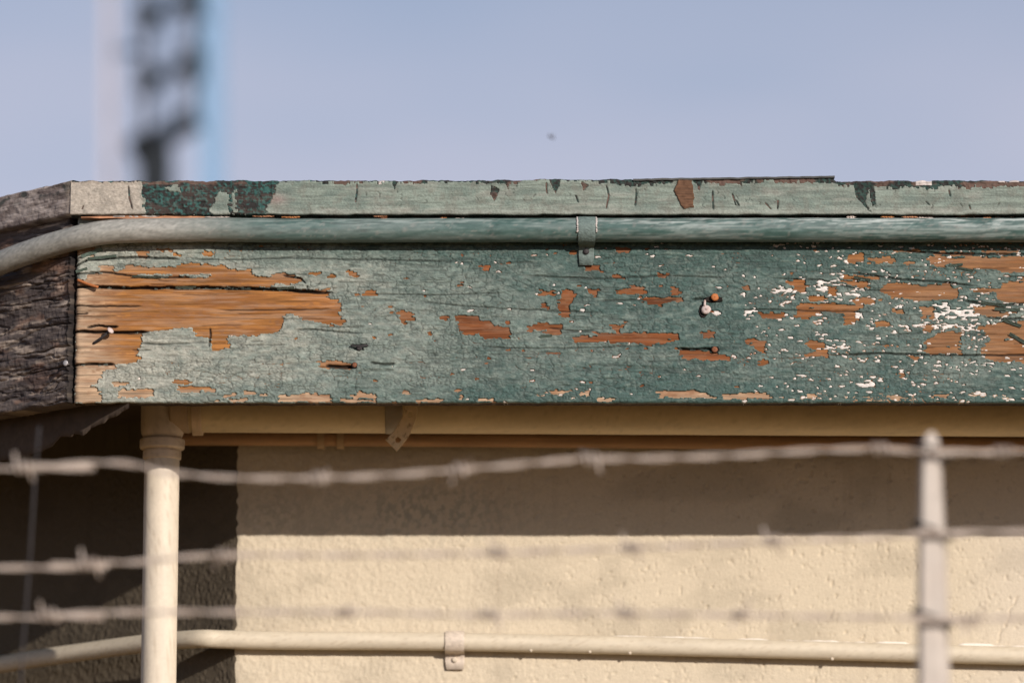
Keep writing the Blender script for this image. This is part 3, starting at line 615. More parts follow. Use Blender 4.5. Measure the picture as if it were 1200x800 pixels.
# ---- boards round the corner, weathered grey brown
def facet_board(kind):
    cell = 0.9; 
    if kind == 'fascia': o = np.array([XC-0.0065, 0.003]); zs = np.arange(ZB+0.001, ZC0+0.01, cell/1000)[::-1]
    else:
        o = np.array([XC-0.0062, -0.016]); zs = np.arange(at(600, 251.5, -0.016).z, ZC1, cell/1000)[::-1]
    ts = np.concatenate([-np.linspace(0.21, 2.8, 260)[::-1], -np.arange(0, 0.205, cell/1000)[::-1]])
    Tt, Z = np.meshgrid(ts, zs); u, v = Tt*1000+900, (Z-zs[-1])*1000
    if kind == 'fascia':
        w = fbm(u/50, v/25, 160, 3)*22; ridge = np.abs(fbm(u/90, (v+w*.35)/13, 161, 3)-.5)*2
        plate = fbm(u/40, (v+w*.6)/11.0, 162, 3); st = np.floor(plate*9)/9 + 0.10*sstep(0, 1, (plate*9) % 1)
        H = 8*(st-.5) + 1.5*(fbm(u/9, v/3, 163, 3)-.5) - 3.0*sstep(.07, 0, ridge) + 0.6*(fbm(u/3, v/6, 1630, 2)-.5)
        for k, (yy, d) in enumerate(((42, 6), (68, 5), (96, 6), (128, 5), (150, 4))): H -= d*np.clip(1.2-np.abs(v-yy-9*(fbm(u/40, v*0+k, 164, 3)-.5))/1.0, 0, 1)*sstep(.35, .55, fbm(u/60, v*0+k*3, 1641, 2))
        k_ = sstep(.54, .64, fbm(u/34, v/4.5, 165, 4))
        C = lerp3(np.broadcast_to(np.array([.125, .102, .090]), u.shape+(3,)), (.36, .29, .23), k_*.9)
        rb = sstep(.55, .75, fbm(u/30, v/12, 166, 3)); C = C*(1-.6*rb[..., None]) + np.array([.26, .15, .10])*(.6*rb[..., None])
        dk = sstep(.48, .66, fbm(u/60, v/10, 168, 4))*.7; C = C*(1-dk[..., None]) + np.array([.055, .045, .045])*dk[..., None]
    else:
        H = 2.2*(fbm(u/20, v/7, 167, 4)-.5) + 1.0*(fbm(u/5, v/4, 169, 3)-.5)
        k_ = fbm(u/18, v/6, 170, 3)
        C = lerp3(np.broadcast_to(np.array([.21, .17, .15]), u.shape+(3,)), (.40, .34, .30), sstep(.3, .7, k_))
        tarr = sstep(.5, .6, fbm(u/16, v/9, 171, 3))*sstep(22, 34, v)*.85; C = C*(1-tarr[..., None]) + np.array([.05, .06, .055])*tarr[..., None]
        tip = sstep(-14, -2, Tt*1000)*.5; C = C*(1-tip[..., None]) + np.array([.42, .34, .26])*tip[..., None]
    dB = v; dT = (zs[0]-Z)*1000; back = 0
    for dd, rr in ((dB, 4.0), (dT, 2.5), (-Tt*1000, 1.0 if kind == 'fascia' else 0.8)):
        q = np.clip(1-dd/rr, 0, 1); back = back + rr*(1-np.sqrt(np.clip(1-q*q, 0, 1)))
    endf = np.clip(-Tt*1000/3, 0, 1) if kind != 'fascia' else 1.0
    P = np.concatenate([o, [0]]) + Tt[..., None]*fT + ((H*endf-back)*0.001)[..., None]*fN; P[..., 2] = Z + (2.0*(fbm(u/14, v*0, 172, 3)-.5))*np.exp(-dB/6)/1000 + 1.8*(fbm(u/10, v*0, 173, 3)-.5)*np.exp(-dT/5)/1000
    if kind == 'fascia': P[..., 0] -= 0.003*fbm(v/7, u*0, 174, 3)*np.exp(Tt*1000/8)
    top = P[:1] - (0.03 if kind == 'fascia' else 0.09)*fN; bot = P[-1:] - 0.026*fN
    P = np.concatenate([top, P, bot], 0)
    lc = P[:, -1:] - 0.02*fN - 0.001*fT
    P = np.concatenate([P, lc], 1) if kind == 'fascia' else P
    if kind == 'fascia': C = C*(.25+.75*sstep(0, 9, -Tt*1000+3*(fbm(v/4, v*0, 176, 2)-.5)))[..., None]  # pigment darkened towards the corner, painted shade over the sunlit rounding
    C = np.concatenate([C[:1], C, C[-1:]], 0)
    if kind == 'fascia': C = np.concatenate([C, C[:, -1:]*.15], 1)  # end face near-black, the gap's shade put into its colour
    ob = grid('fascia_board' if kind == 'fascia' else 'capping_board', P, M_grey, B, pigment=C)
    ob['label'] = 'dark weathered fascia board turning the corner' if kind == 'fascia' else 'grey brown capping board turning the corner'
    return ob
FB2 = facet_board('fascia'); CB2 = facet_board('cap')

# ---- splinters of wood between cap and fascia, packers seen in the dark slot
rnd = random.Random(4)
slot = [(95,255,150,5),(128,254,60,3.5),(330,255,22,3),(445,257,10,2.5),(532,257,16,2.5),(516,256,8,2),(296,254,26,2.5),(992,255,11,3.5),(1032,255,16,3),(1056,255,20,2.5),(1074,256,20,2.5),(1120,257,22,2.4),(438,254,16,2),(240,255,30,2.5),(1152,256,10,2)]
for i, (a, b, w, h) in enumerate(slot):
    p = at(a, b-.4, -0.011); n = 14; V = []
    hh = h/1000
    for k in range(n+1):
        s = k/n; x = p.x + w/1000*s; e = math.sin(math.pi*min(1, max(0.04, s)))**0.4
        j = rnd.uniform(.5, 1.0)
        V += [(x, -0.011-rnd.uniform(0, .002), p.z+hh*.5*e*j), (x, -0.012-rnd.uniform(0, .002), p.z-hh*.5*e*j), (x, 0.003, p.z-hh*.5*e), (x, 0.003, p.z+hh*.5*e)]
    F = []
    for k in range(n):
        for q in range(4): F.append((k*4+q, k*4+(q+1) % 4, k*4+4+(q+1) % 4, k*4+4+q))
    V = np.array(V); col = {0: (.45, .22, .12), 1: (.50, .42, .36), 2: (.42, .18, .07)}[i % 3]
    raw_mesh('wood_splinter', V, np.array(F), M_wood, FB, False, np.tile(col, (len(V), 1))*np.array([[rnd.uniform(.6, 1.1)] for _ in V]))

# raised flakes of paint that have come away from the board
def flake(px_, py_, w, h, tilt, seed, col=(.10, .14, .115)):
    rs = np.random.RandomState(seed); p = at(px_, py_, 0)
    a, b = np.meshgrid(np.linspace(-.5, .5, 9), np.linspace(-.5, .5, 4))
    x = a*w; z = b*h*(1-0.3*rs.rand(4, 9)); y = -1.6 - 3.0*(b+.5) - 1.5*(a**2)
    c, s = math.cos(tilt), math.sin(tilt)
    X = p.x + (x*c - z*s)/1000; Zz = p.z + (x*s + z*c)/1000; Yy = y/1000
    P = np.stack([X, Yy, Zz], -1); Q = P.copy(); Q[..., 1] += 0.0008; Q = Q[::-1]
    P = np.concatenate([P, Q, P[:1]], 0)
    grid('paint_flake', P, M_paint, FB, pigment=np.tile(np.array(col), (P.shape[0], 9, 1))*(0.8+.4*rs.rand(P.shape[0], 9, 1)), smooth=False)
for i, f in enumerate([(1194,398,26,4,-.55), (1186,379,22,3.5,-.35), (1180,363,30,3.5,-.05), (1164,357,30,3,-.15), (108,297,26,4.5,.35), (120,302,34,3,.1), (1120,311,16,3,.1), (1130,316,20,3,-.2),
                       (218,337,24,2.2,.02), (335,338,20,2.4,.05), (1010,327,20,3,-.2), (640,394,14,3,.1), (96,317,14,3,.3), (172,325,34,2.4,-.05)]): flake(*f, seed=i)

# ---- nails, screws, staple on the fascia (sub-parts of the board)
def head(name, px_, py_, r, mat, axis=(0, -1, 0), y=-0.001, t=0.0016, parent=FB):
    bm = bmesh.new(); p = at(px_, py_, y)
    lathe_bm(bm, [(r*.45, -0.004), (r*.45, 0), (r*.96, 0.0002), (r, t*.4), (r*.82, t*.85), (r*.4, t*1.05), (0, t*1.1)], p, axis, 14)
    for v in bm.verts: v.co += Vector((rnd.uniform(-1, 1), rnd.uniform(-1, 1), rnd.uniform(-1, 1)))*r*.07
    return bm_obj(name, bm, mat, parent, True)
def shank(name, a, b, r, mat, parent=FB):
    P = cr_spline([a, (np.array(a)+np.array(b))/2 + np.array([0, -0.001, -0.0008]), b], 0.002)
    return tube(name, P, r, mat, parent, seg=8)
a = at(110, 402, -0.001); b = at(129, 387.5, -0.011)
n1 = shank('bent_nail', tuple(a), tuple(b), 0.0016, M_dark)
bm = bmesh.new(); lathe_bm(bm, [(0.0016, -0.001), (0.0042, 0), (0.0044, .0012), (.003, .0022), (0, .0026)], b, (0.55, -0.5, 0.45), 12); bm_obj('nail_head', bm, M_pale, FB, True)
a = at(91, 328, 0.0); b = at(115, 336.5, -0.007); shank('rusty_nail', tuple(a), tuple(b), 0.0017, M_orange)
head('nail_head', 77, 425.5, 0.0036, M_steel, (-.5, -.8, .1), y=-0.002, parent=FB2)
# dark pits around the two fixings at (830, 355) and the hole at (838, 409)
def pit(px_, py_, w, h, seed, col=(.02, .017, .015)):
    rs = np.random.RandomState(seed); p = at(px_, py_, 0); V = [(p.x, -0.0016, p.z)]; n = 16
    for rr, yy in ((.55, -0.0022), (1.0, -0.0030), (1.12, -0.0006)):
        for k in range(n):
            q = rr*(1+.18*rs.randn()*.6); V.append((p.x+w/2000*q*math.cos(2*math.pi*k/n), yy, p.z+h/2000*q*math.sin(2*math.pi*k/n)))
    F = [(0, 1+k, 1+(k+1) % n, 1+(k+1) % n) for k in range(n)]
    Ft = [(0, 1+k, 1+(k+1) % n) for k in range(n)]
    F = [(1+j*n+k, 1+(j+1)*n+k, 1+(j+1)*n+(k+1) % n, 1+j*n+(k+1) % n) for j in range(2) for k in range(n)]
    me_v = np.array(V); bm = bmesh.new(); vs = [bm.verts.new(v) for v in V]
    for f in Ft + F: bm.faces.new([vs[i] for i in f])
    bmesh.ops.recalc_face_normals(bm, faces=bm.faces)
    return bm_obj('gouge', bm, M_pit, FB, False)
M_pit = material('gouge_shade', (.022, .018, .016), rough=.95, var=.3, bump=.5, spec=.05)  # near-black colour paints the shade inside the holes
pit(824, 365, 9, 15, 1); pit(836, 351, 20, 7, 2); pit(838, 409.5, 10, 8, 3); pit(415.5, 428, 6, 7, 5)
head('screw_head', 827.5, 363, 0.0057, M_pale, (-.15, -1, .05), y=-0.0045, t=.003); head('nail_head', 837.5, 348.5, 0.0046, M_orange, (.1, -1, .1), y=-0.004, t=.0026)
head('nail_head', 837.5, 409.5, 0.0036, M_rust, y=-0.003); head('nail_head', 421, 407.5, 0.0034, M_dark, y=-0.002); head('nail_head', 415.5, 427.5, 0.003, M_rust, y=-0.002)
shank('staple', tuple(at(411, 405, -.003)), tuple(at(431, 404.5, -.003)), .0011, M_dark)
shank('staple', tuple(at(826, 352, -.003)), tuple(at(825.5, 359, -.006)), .0014, M_pale)

# torn building paper hanging behind the corner boards
n = 260; ts = np.linspace(-0.36, 0.045, n); rs = np.random.RandomState(3)
o = np.array([XC, 0.0]) - 0.045*fN[:2]*1.0
pts_t = [-.36, -.14, -.11, -.09, -.075, -.06, -.05, -.035, -.02, 0.0, .02, .045]
low = np.interp(ts, pts_t, [.046, .044, .041, .037, .027, .026, .024, .028, .020, .020, .012, .006]) + .0055*(fbm(ts*90, ts*0, 180, 3)-.5) + .006*(vnoise(ts*38, ts*0+4, 181)-.5)*(ts > -.13)
rows = np.linspace(0, 1, 12); A, Rr = np.meshgrid(ts, rows); LL = np.broadcast_to(low, A.shape)
Zp = ZB + .05 - (LL+.05)*Rr; wob = .006*(fbm(A*14, Rr*3, 182, 3)-.5)*Rr
P = np.stack([o[0]+A*fT[0]+wob*fN[0], o[1]+A*fT[1]+wob*fN[1], Zp], -1); Q = P[::-1].copy(); Q[..., :2] -= .0012*fN[:2]
grid('building_paper', np.concatenate([P, Q], 0), M_paper, B)

# ------------------------------------------------------------------ green conduit on the fascia
GC = empty('green_conduit', at(600, 270, -0.015)); tag(GC, 'green painted conduit running along the top of the peeling fascia and bending round its corner', 'conduit')
zc = at(600, 270, -0.0155).z
path = [(3.4, -.0155, zc+.001), (2.0, -.0155, zc), (1.0, -.0155, zc), (.3, -.0155, zc+.0004), (-.1, -.0155, zc), (-.25, -.0155, zc-.0003), (-.36, -.0155, zc+.0008)]
for (x, dy, y) in [(140, 271, -.017), (100, 276.5, -.012), (60, 287, .008), (20, 300.5, .034), (0, 308.5, .050), (-30, 322, .078)]:
    path.append(tuple(at(x, dy, y)))
path += [tuple(np.array(path[-1]) + np.array([-.03, .028, -.003])), tuple(np.array(path[-1]) + np.array([-.3, .28, -.02])), tuple(np.array(path[-1]) + np.array([-1.6, 1.49, -.06]))]; 
PP = cr_spline(path[:1], 1) if False else cr_spline(path, 0.003)
def gcol(s, a, V):
    px, py = proj(V[..., 0], V[..., 1], V[..., 2])
    st = fbm(px/30 + 2*np.sin(a), a*15 + px/40, 200, 4); st2 = fbm(px/16, a*9, 201, 3)
    up = sstep(-.1, .9, np.sin(a))
    C = lerp3(np.broadcast_to(np.array([.048, .095, .082]), s.shape+(3,)), (.120, .160, .145), np.clip(sstep(.3, .7, fbm(px/60, a*2, 202, 3))*.7+.3*sstep(700,350,px), 0, 1))
    k = np.interp(px, [100, 300, 430, 680, 740, 790, 850, 900, 1000, 1200], [.1, .25, .35, .35, .6, .95, .8, .5, .95, 1.0])
    wv = np.clip(sstep(.47, .62, st)*k*(.3+.7*up) + .5*sstep(.55, .7, st2)*k*up, 0, 1)*.8; C = C*(1-wv[..., None]) + np.array([.50, .54, .50])*wv[..., None]  # pale scuffs weighted to the upper side also paint in its highlight
    chip = sstep(.74, .78, fbm(px/4, a*5, 205, 2))*.3; C = C*(1-chip[..., None]) + np.array([.30, .27, .24])*chip[..., None]
    dd = sstep(.62, .75, fbm(px/25, a*4, 206, 3))*.25; C = C*(1-dd[..., None])
    gl = sstep(330, 170, px)*.85; gc = np.array([.30, .285, .25])*(.6+.8*fbm(px/2.2, a*8, 203, 3))[..., None]
    C = C*(1-gl[..., None]) + gc*gl[..., None]
    return C
tube('pipe', PP, 0.0142, M_pipe, GC, seg=48, colf=gcol, lump=lambda s, a: 1+.05*(fbm(s*1000/14, a*2.2, 204, 4)-.5))
# saddle clip: a band over the pipe and a screwed tab under it
def saddle(root, xpx, ypx, Y, r, w, tab, mat, tabmat, colr, scr, nm='saddle_clip', wt=None):
    c = at(xpx, ypx, Y); w2 = w/2; V = []; n = 25
    A = np.linspace(R(200), R(-60), n)          # from the top-back over the front to the bottom-back, in the y-z plane
    prof = [(Y - math.sin(0), 0)]
    prof = []
    for k in range(n):
        th = R(95) - R(190)*k/(n-1); prof.append((Y - (r+.0018)*math.cos(th), c.z + (r+.0018)*math.sin(th)))
    yb = Y + r - .0015
    prof = [(yb, c.z+r+.001)] + prof + [(yb-.0022, c.z-r-.003), (yb-.0024, c.z-r-tab*.5), (yb-.0024, c.z-r-tab)]
    xs = np.linspace(-w2, w2, 9); P = []
    for j, (y, z) in enumerate(prof):
        q = (j-(n+2))/2.0; nar = 1.0 if j < n+3 else .9
        P.append([(c.x + x*(wt or 1 if j > n else 1)*nar + (.0004*rnd.uniform(-1, 1)), y + (abs(x)/w2)**6*.0006, z) for x in xs])
    P = np.array(P); bk = P[::-1].copy(); bk[..., 1] += .0016
    full = np.concatenate([P, bk, P[:1]], 0)
    # close the ends
    L_ = full[:, :1].copy(); L_[..., 1] += .0008; Rr_ = full[:, -1:].copy(); Rr_[..., 1] += .0008
    col = np.tile(np.array(colr), (full.shape[0], 9, 1))*(.85+.3*np.random.RandomState(2).rand(full.shape[0], 9, 1))
    o = grid(nm, full, mat, root, pigment=col)
    bm = bmesh.new(); lathe_bm(bm, [(.003, -.002), (.0036, 0), (.0034, .0014), (.0018, .0021), (0, .0022)], (c.x-.0004, yb-.003, scr(c.z)), (0, -1, 0), 12)
    bm_obj('screw', bm, tabmat, o, True)
    return o
saddle(GC, 687.5, 270, -.0155, .0144, .0200, .0250, M_paint, M_dark, (.125, .165, .148), lambda z: z-.0148-.0085, wt=.9)
# flaking pale ridge left of the clip edges
for xq in (676.5, 698.5):
    c = at(xq, 270, -.0155); th = np.linspace(R(85), R(-20), 26)
    Pq = [(c.x+rnd.uniform(-.0005, .0005), -.0155-.0148*math.cos(t), c.z+.0148*math.sin(t)) for t in th]
    tube('paint_ridge', np.array(Pq), .0009+.0006*np.random.RandomState(int(xq)).rand(26), M_under, GC, seg=6, colf=lambda s, a, V: np.broadcast_to(np.array([.45, .40, .36]), s.shape+(3,)))

# ------------------------------------------------------------------ cream pipes below the eave
def cream(c=(.70, .60, .46), amt=.2, seed=210):
    def f(s, a, V):
        k = fbm(s*1000/60, a*2, seed, 4)
        C = np.broadcast_to(np.array(c), s.shape+(3,))*(1-amt+2*amt*k)[..., None]
        d = sstep(.66, .74, fbm(s*1000/3+7*np.sin(a), a*9, seed+1, 3))*.3
        return C*(1-d[..., None]) + np.array([.30, .22, .14])*d[..., None]
    return f
YP = .165
DP = empty('downpipe', (at(188, 700, YP).x, YP, 0)); tag(DP, 'cream painted vertical downpipe standing in front of the dark return wall', 'downpipe')
xp0 = at(190, 530, YP).x; zt_ = at(190, 500, YP).z
P = cr_spline([(xp0, YP, zt_), (xp0, YP, 2.0), (xp0, YP, 1.0), (xp0, YP, 0.0)], .01)
tube('pipe', P, .0212, M_cream, DP, seg=40, colf=cream((.60, .52, .40), .12), lump=lambda s, a: 1+.012*(fbm(s*1000/20, a*2, 212, 3)-.5))
def ring(name, z0, z1, r, parent, x=xp0, y=YP, mat=None, col=(.62, .50, .36), soft=.003):
    z = np.linspace(z1, z0, 14); rr = r - soft*(np.abs(np.linspace(-1, 1, 14))**8)
    return tube(name, np.stack([np.full(14, x), np.full(14, y), z], -1), rr, M_cream, parent, seg=40, colf=cream(col, .3, 220))
ring('socket', at(190, 513, YP).z, ZB+.05, .0262, DP); ring('collar', at(190, 527, YP).z, at(190, 513.8, YP).z, .0272, DP)
ring('collar', at(190, 539, YP).z, at(190, 527.5, YP).z, .0232, DP)
# main horizontal waste pipe
HP = empty('eave_pipe', at(700, 480, YP)); tag(HP, 'thick cream pipe running level under the green fascia from the downpipe', 'pipe')
zl = at(230, 477, YP).z; zr = at(1200, 482, YP).z; xl = at(226, 480, YP).x; xr = at(1200, 480, YP).x
sl = (zr-zl)/(xr-xl)
tube('pipe', cr_spline([(xl-.02, YP, zl), (xl+.4, YP, zl+.4*sl), (xr, YP, zr), (3.4, YP, zl+(3.4-xl)*sl)], .006), .0305, M_cream, HP, seg=40,
     colf=cream((.56, .43, .24), .16, 230), lump=lambda s, a: 1+.01*(fbm(s*1000/30, a*2, 232, 3)-.5))
tube('coupling', np.array([(xl+k*.0015, YP, zl) for k in range(9)]), .0345, M_cream, HP, seg=36, colf=cream((.50, .36, .22), .3, 240))
tube('coupling', np.array([(xl-.026+k*.0028, YP, zl) for k in range(9)]), .0315, M_cream, HP, seg=36, colf=cream((.42, .30, .18), .3, 241))
tube('weathered_band', np.array([(at(452, 480, YP).x+k*.0030, YP, zl+.25*sl) for k in range(8)]), .0312, M_cream, HP, seg=36, colf=cream((.30, .25, .18), .5, 242))
# perforated strap hanging in front of the pipe
cl = [at(x, y, .118) for x, y in [(482, 474), (481, 484), (478, 494), (472, 505), (464, 515), (458, 521)]]
cl = cr_spline([tuple(p) for p in cl], .0012); n = len(cl)
T = np.gradient(cl, axis=0); T /= np.linalg.norm(T, axis=1)[:, None]; Nn = np.stack([-T[:, 2], T[:, 1]*0, T[:, 0]], -1)
wv = np.linspace(-1, 1, 13); wid = np.interp(np.arange(n), [0, n-1], [.0078, .0098])
G = cl[:, None] + Nn[:, None]*(wv[None, :, None]*wid[:, None, None]); G[..., 1] += .010*np.sin(np.linspace(0, 1.6, n))[:, None]**2 - .004
sc = np.linspace(0, 1, n)[:, None]; keep = np.ones((n, 13), bool)
s_mm = np.concatenate([[0], np.cumsum(np.linalg.norm(np.diff(cl, axis=0), axis=1))])*1000
for (hs, hw, hr) in ((12, 0, 2.6), (45, 1.5, 2.5)):
    keep &= ~(((s_mm[:, None]-hs)**2 + (wv[None]*wid[:, None]*1000-hw)**2) < hr**2)
I = np.arange(n*13).reshape(n, 13); F = np.stack([I[:-1, :-1], I[1:, :-1], I[1:, 1:], I[:-1, 1:]], -1).reshape(-1, 4)
kk = keep[:-1, :-1] & keep[1:, :-1] & keep[1:, 1:] & keep[:-1, 1:]
F = F[kk.ravel()]; rustk = fbm(s_mm[:, None]/6+np.zeros((n, 13)), wv[None]*2+np.zeros((n, 1)), 250, 3)
Cst = lerp3(np.broadcast_to(np.array([.70, .52, .29]), (n, 13, 3)), (.24, .13, .06), sstep(.66, .80, rustk)*.7)
ST = raw_mesh('strap', G.reshape(-1, 3), F, M_cream, HP, True, Cst.reshape(-1, 3))
sm = ST.modifiers.new('thickness', 'SOLIDIFY'); sm.thickness = .0022; sm.offset = 1
# thin pipe along the head of the wall
TP = empty('thin_eave_pipe', at(700, 518, .262)); tag(TP, 'thin brown pipe tucked under the eave against the wall head, behind the thick one', 'pipe')
tube('pipe', cr_spline([tuple(at(200, 513, .262)), tuple(at(480, 514.5, .262)), tuple(at(850, 517.5, .262)), tuple(at(1200, 520.5, .262)), tuple(at(1700, 525, .262))], .01), .0092, M_cream, TP, seg=24,
     colf=cream((.38, .22, .11), .3, 260))
for xq in (372, 395):
    tube('union', np.array([tuple(at(xq+k*1.2, 514.2, .262)) for k in range(8)]), .0125, M_cream, TP, seg=20, colf=cream((.40, .27, .15), .3, 262))

# ------------------------------------------------------------------ cream conduit across the wall
WC = empty('wall_conduit', at(533, 752, .286)); tag(WC, 'cream conduit crossing the stucco wall near the bottom, bending away behind the downpipe', 'conduit')
yc_ = YW - .0135
wp = [tuple(at(1750, 781, yc_)), tuple(at(1200, 768, yc_)), tuple(at(1100, 765.5, yc_)), tuple(at(800, 757.5, yc_)), tuple(at(533, 751.5, yc_)), tuple(at(330, 750, yc_)), tuple(at(262, 748.6, yc_)), tuple(at(235, 748, yc_))]
tail = [(190, 751.5, .330), (150, 756, .372), (100, 763, .425), (50, 770, .478), (0, 778, .53), (-60, 786, .592)]
wp += [tuple(at(*t)) for t in tail]; wp += [tuple(np.array(wp[-1]) + np.array([-.05, .0466, -.001])), tuple(np.array(wp[-1]) + np.array([-.4, .373, -.01])), tuple(np.array(wp[-1]) + np.array([-1.4, 1.3055, -.03]))]
tube('pipe', cr_spline(wp, .004), .0113, M_cream, WC, seg=32, colf=cream((.56, .485, .36), .12, 270), lump=lambda s, a: 1+.02*(fbm(s*1000/16, a*2, 272, 3)-.5))
saddle(WC, 533, 751.5, yc_, .0118, .0235, .0215, M_cream, M_wall2, (.57, .48, .38), lambda z: z-.0118-.0095)
# bead of filler along the top of the conduit
xs = np.linspace(at(575, 745, yc_).x, at(1215, 745, yc_).x, 420)
zz = np.interp(xs, [p[0] for p in wp[:6]][::-1], [p[2] for p in wp[:6]][::-1]) + .0102
tube('filler_bead', np.stack([xs, np.full(420, yc_+.0052), zz+.0012*(fbm(xs*60, xs*0, 280, 3)-.5)], -1),
     .0012+.0030*sstep(.35, .7, fbm(xs*30, xs*0+2, 281, 3))*np.interp(xs, [xs[0], xs[200], xs[330], xs[-1]], [.3, .6, 1, 1]), M_under, WC, seg=8,
     colf=lambda s, a, V: np.broadcast_to(np.array([.78, .72, .62]), s.shape+(3,)))
for xq, yq in ((691, 764.5), (622, 763), (738, 766), (975, 773)):
    bm = bmesh.new(); bmesh.ops.create_icosphere(bm, subdivisions=2, radius=.0022, matrix=Matrix.Translation(at(xq, yq-1.5, yc_-.006))); bm_obj('paint_drip', bm, M_wall2, WC, True)

# ------------------------------------------------------------------ barbed wire fence in front
YF = -1.1
def wire(pts, barbs, label, seed):
    root = empty('barbed_wire', at(600, pts[len(pts)//2][1], YF)); tag(root, label, 'barbed wire', 'strands of barbed wire on the fence')
    P = [tuple(at(x, y, YF)) for x, y in pts]
    P = [tuple(np.array(P[0])+np.array([-1.2, 0, .0]))] + P + [tuple(np.array(P[-1])+np.array([1.2, 0, .0]))]
    c = cr_spline(P, .0018); n = len(c); s = np.concatenate([[0], np.cumsum(np.linalg.norm(np.diff(c, axis=0), axis=1))])
    lp = .085; r0 = .0013
    for k in (0, 1):
        th = 2*math.pi*s/lp + k*math.pi + seed
        Q = c.copy(); Q[:, 1] += r0*np.cos(th); Q[:, 2] += r0*np.sin(th)
        tube('strand', Q, .00118, M_wire, root, seg=8)
    rs = np.random.RandomState(seed)
    for bx in barbs:
        w = np.interp(bx, [p[0] for p in pts], [p[1] for p in pts]); o = np.array(at(bx, w, YF)); q = []
        ph = rs.uniform(0, 6); L_ = .013
        d0 = np.array([.25, math.cos(ph), math.sin(ph)]); d1 = np.array([-.25, -math.cos(ph+.6), -math.sin(ph+.6)])
        R0 = .0046; tt = np.linspace(0, 4.5*math.pi, 60)
        coil = np.stack([o[0]+(tt/tt[-1]-.5)*.012, o[1]+R0*np.cos(tt+ph), o[2]+R0*np.sin(tt+ph)], -1)
        tg0 = coil[0]-coil[1]; tg0 /= np.linalg.norm(tg0); tg1 = coil[-1]-coil[-2]; tg1 /= np.linalg.norm(tg1)
        pre = [coil[0]+tg0*L_*f for f in np.linspace(1, .1, 8)]; post = [coil[-1]+tg1*L_*f for f in np.linspace(.1, 1, 8)]
        Q = np.array(pre+list(coil)+post); rad = np.full(len(Q), .0013); rad[:3] = [.0002, .0009, .0014]; rad[-3:] = [.0014, .0009, .0002]
        tube('barb', Q, rad, M_wire, root, seg=8)
wire([(-20,549),(25,547),(80,544),(130,542),(160,545),(190,553),(230,557),(280,560),(370,560),(450,557),(540,550),(620,543),(680,538),(760,537),(850,534),(950,528),(1030,526),(1090,530),(1170,530),(1220,529)],
     [27, 372, 540, 692, 1030, 1174], 'topmost strand of barbed wire, crossing just below the eave pipes', 1)
wire([(-20,665),(60,662),(110,660),(165,658),(210,653),(275,650),(400,650),(560,648),(740,642),(900,634),(1050,628),(1090,622),(1130,626),(1220,623)],
     [105, 262, 585, 740, 905], 'middle strand of barbed wire, near the shadow edge on the wall', 2)
wire([(-20,723),(60,720),(160,717),(275,717),(420,717),(560,720),(700,718),(850,720),(960,722),(1090,724),(1130,728),(1220,724)],
     [58, 405, 575, 735, 868, 1140], 'lowest strand of barbed wire, just above the wall conduit', 3)
# thin tie wire hanging at the left
TW = empty('tie_wire', at(34, 680, YF+.25)); tag(TW, 'thin grey wire hanging vertically at the far left', 'wire')
tube('wire', cr_spline([tuple(at(46, 500, YF+.25)), tuple(at(41, 560, YF+.25)), tuple(at(36, 640, YF+.25)), tuple(at(30, 720, YF+.25)), tuple(at(24, 810, YF+.25)), tuple(at(10, 1200, YF+.25)), (at(10, 1200, YF+.25).x, YF+.25, 0)], .02), .0011, M_dark, TW, seg=8)
# fence post: tapered steel angle with a rounded top
FP = empty('fence_post', (at(1093, 700, YF+.012).x, YF+.012, 0)); tag(FP, 'pale steel fence post with a rounded top carrying the barbed wires', 'fence post')
yp = YF + .009
def edgex(y, side): return np.interp(y, [505, 550, 650, 800, 1400], [1083, 1081, 1079, 1078, 1074] if side < 0 else [1102, 1106, 1111, 1116, 1128])
ys = np.concatenate([[505.5, 506.5, 508.5, 512, 517, 525], np.linspace(550, 1400, 24)]); rows = []
for y in ys:
    k = min(1, math.sqrt(max(0, 1-((517-y)/12)**2))) if y < 517 else 1.0; k = max(k, .35)
    l, r = edgex(max(y, 517), -1), edgex(max(y, 517), 1); m = (l+r)/2; hw = (r-l)/2*k
    pts = []
    for (fx, dy) in ((-1, .026), (-1, .003), (-.88, 0), (.30, 0), (.62, .003), (1.0, .014), (1.0, .018), (.55, .008), (.2, .0045), (-.8, .0045), (-.8, .026)):
        p = at(m+fx*hw, y, yp); pts.append((p.x, yp+dy*(.35+.65*k), p.z))
    rows.append(pts)
last = [(x, y, 0.0) for x, y, z in rows[-1]]; rows.append(last)
P = np.array(rows); P = np.concatenate([P, P[:, :1]], 1)
M_post = material('pale_galvanised', (.46, .405, .345), rough=.5, metal=.05, var=.1, scale=40, bump=.1, stain=(.45, .33, .25), stain_scale=12, stain_amt=.3)
grid('post', P, M_post, FP, smooth=False)
for (x, y) in ((1092, 529), (1092, 622), (1092, 724)):
    a = np.linspace(0, 2*math.pi, 30); c = at(x, y, yp+.008)
    Q = np.stack([c.x+.0165*np.sin(a)*(1), c.y-.018*np.cos(a), c.z-.007*np.sin(a)-.0], -1)
    tube('tie', Q, .0016, M_dark, FP, seg=6, caps=False)

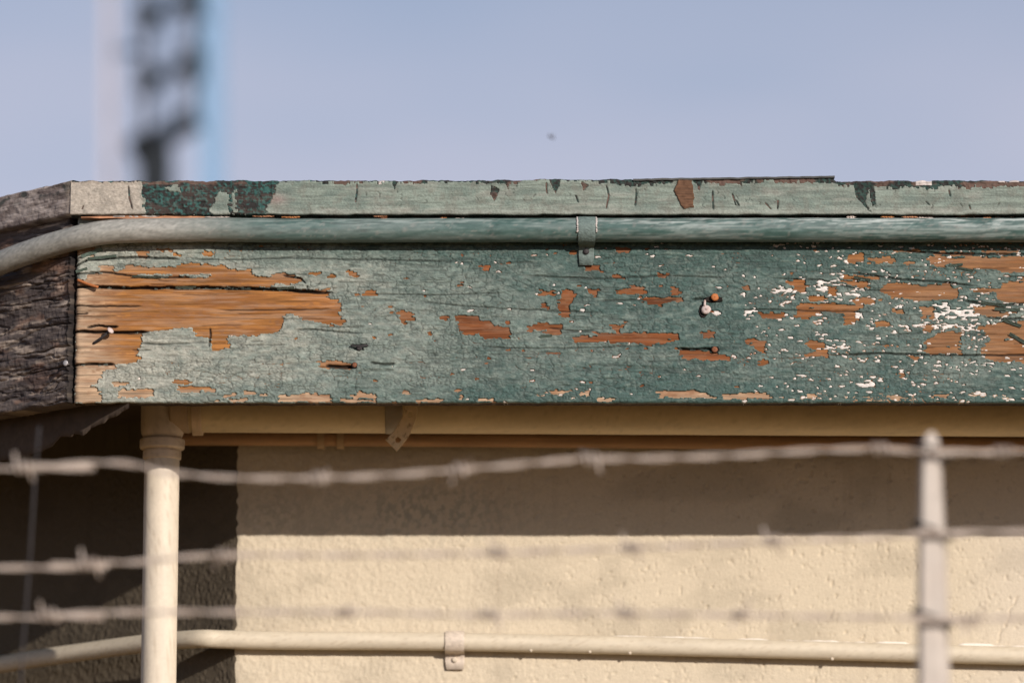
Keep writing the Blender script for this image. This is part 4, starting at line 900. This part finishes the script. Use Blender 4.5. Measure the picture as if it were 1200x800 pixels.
# ------------------------------------------------------------------ far lattice mast, well out of focus
YM = 30.0
MM = empty('lattice_mast', (at(185, 300, YM).x, YM, 0)); tag(MM, 'blurred tall dark mast with slanted rungs and pale panels, behind the roof at left', 'mast')
def bar(name, a, b, w, d, mat, Y=YM):
    A = Vector(at(a[0], a[1], Y)); Bv = Vector(at(b[0], b[1], Y)); k = (Y-CAMY)/4.5/1000
    bm = bmesh.new(); dv = Bv-A; q = dv.to_track_quat('Z', 'Y').to_matrix().to_4x4()
    bmesh.ops.create_cube(bm, size=1, matrix=Matrix.Translation((A+Bv)/2) @ q @ Matrix.Diagonal((d*k, w*k, dv.length, 1)) if False else Matrix.Translation((A+Bv)/2) @ q @ Matrix.Diagonal((w*k, d*k, dv.length, 1)))
    return bm_obj(name, bm, mat, MM)
zg = proj(0, YM, 0.0)[1]
bar('pole', (182, 178), (182, float(zg)), 40, 40, M_mast)
bar('rail', (170, 178), (170, -320), 10, 10, M_mast); bar('rail', (227, 142), (227, -320), 10, 10, M_mast)
bar('foot_strut', (152, 180), (232, 138), 30, 22, M_mast); bar('foot_strut', (180, 225), (162, 160), 30, 22, M_mast)
for k in range(7):
    y = 97 - 75*k
    bar('rung', (170, y), (227, y-24), 20, 14, M_mast)
    bar('bracket', (170, y+14), (170, y-18), 28, 20, M_mast); bar('bracket', (228, y-4), (228, y-44), 24, 20, M_mast)
bar('back_panel', (197, 168), (197, -320), 88, 3, M_mast_g, YM+.15)
bar('side_panel', (129, 330), (127, -320), 42, 8, M_mast_w, YM+.3); bar('side_tube', (249, 330), (249, -320), 30, 26, M_mast_b, YM+.3)
bar('side_bracket', (129, 60), (170, 60), 10, 8, M_mast_g, YM+.2); bar('side_bracket', (227, 20), (249, 20), 10, 8, M_mast_g, YM+.2)

# ------------------------------------------------------------------ dark speck in the air, shaped as an insect
IN = empty('sky_speck', at(646, 161, .9)); tag(IN, 'tiny dark speck in the pale sky above the capping, shaped as an insect', 'speck')
ip = at(646, 161, .9)
tube('body', cr_spline([tuple(ip+Vector((-.004, 0, .0018))), tuple(ip), tuple(ip+Vector((.0042, 0, -.002)))], .0008), .0013, M_speck, IN, seg=8)
for s in (-1, 1):
    prism('wing', [(ip.x, ip.z), (ip.x+s*.002+.001, ip.z+.0045), (ip.x+s*.004, ip.z+.0035), (ip.x+s*.0025, ip.z+.0005)], .0003, M_speck, IN, ip.y+s*.0006)
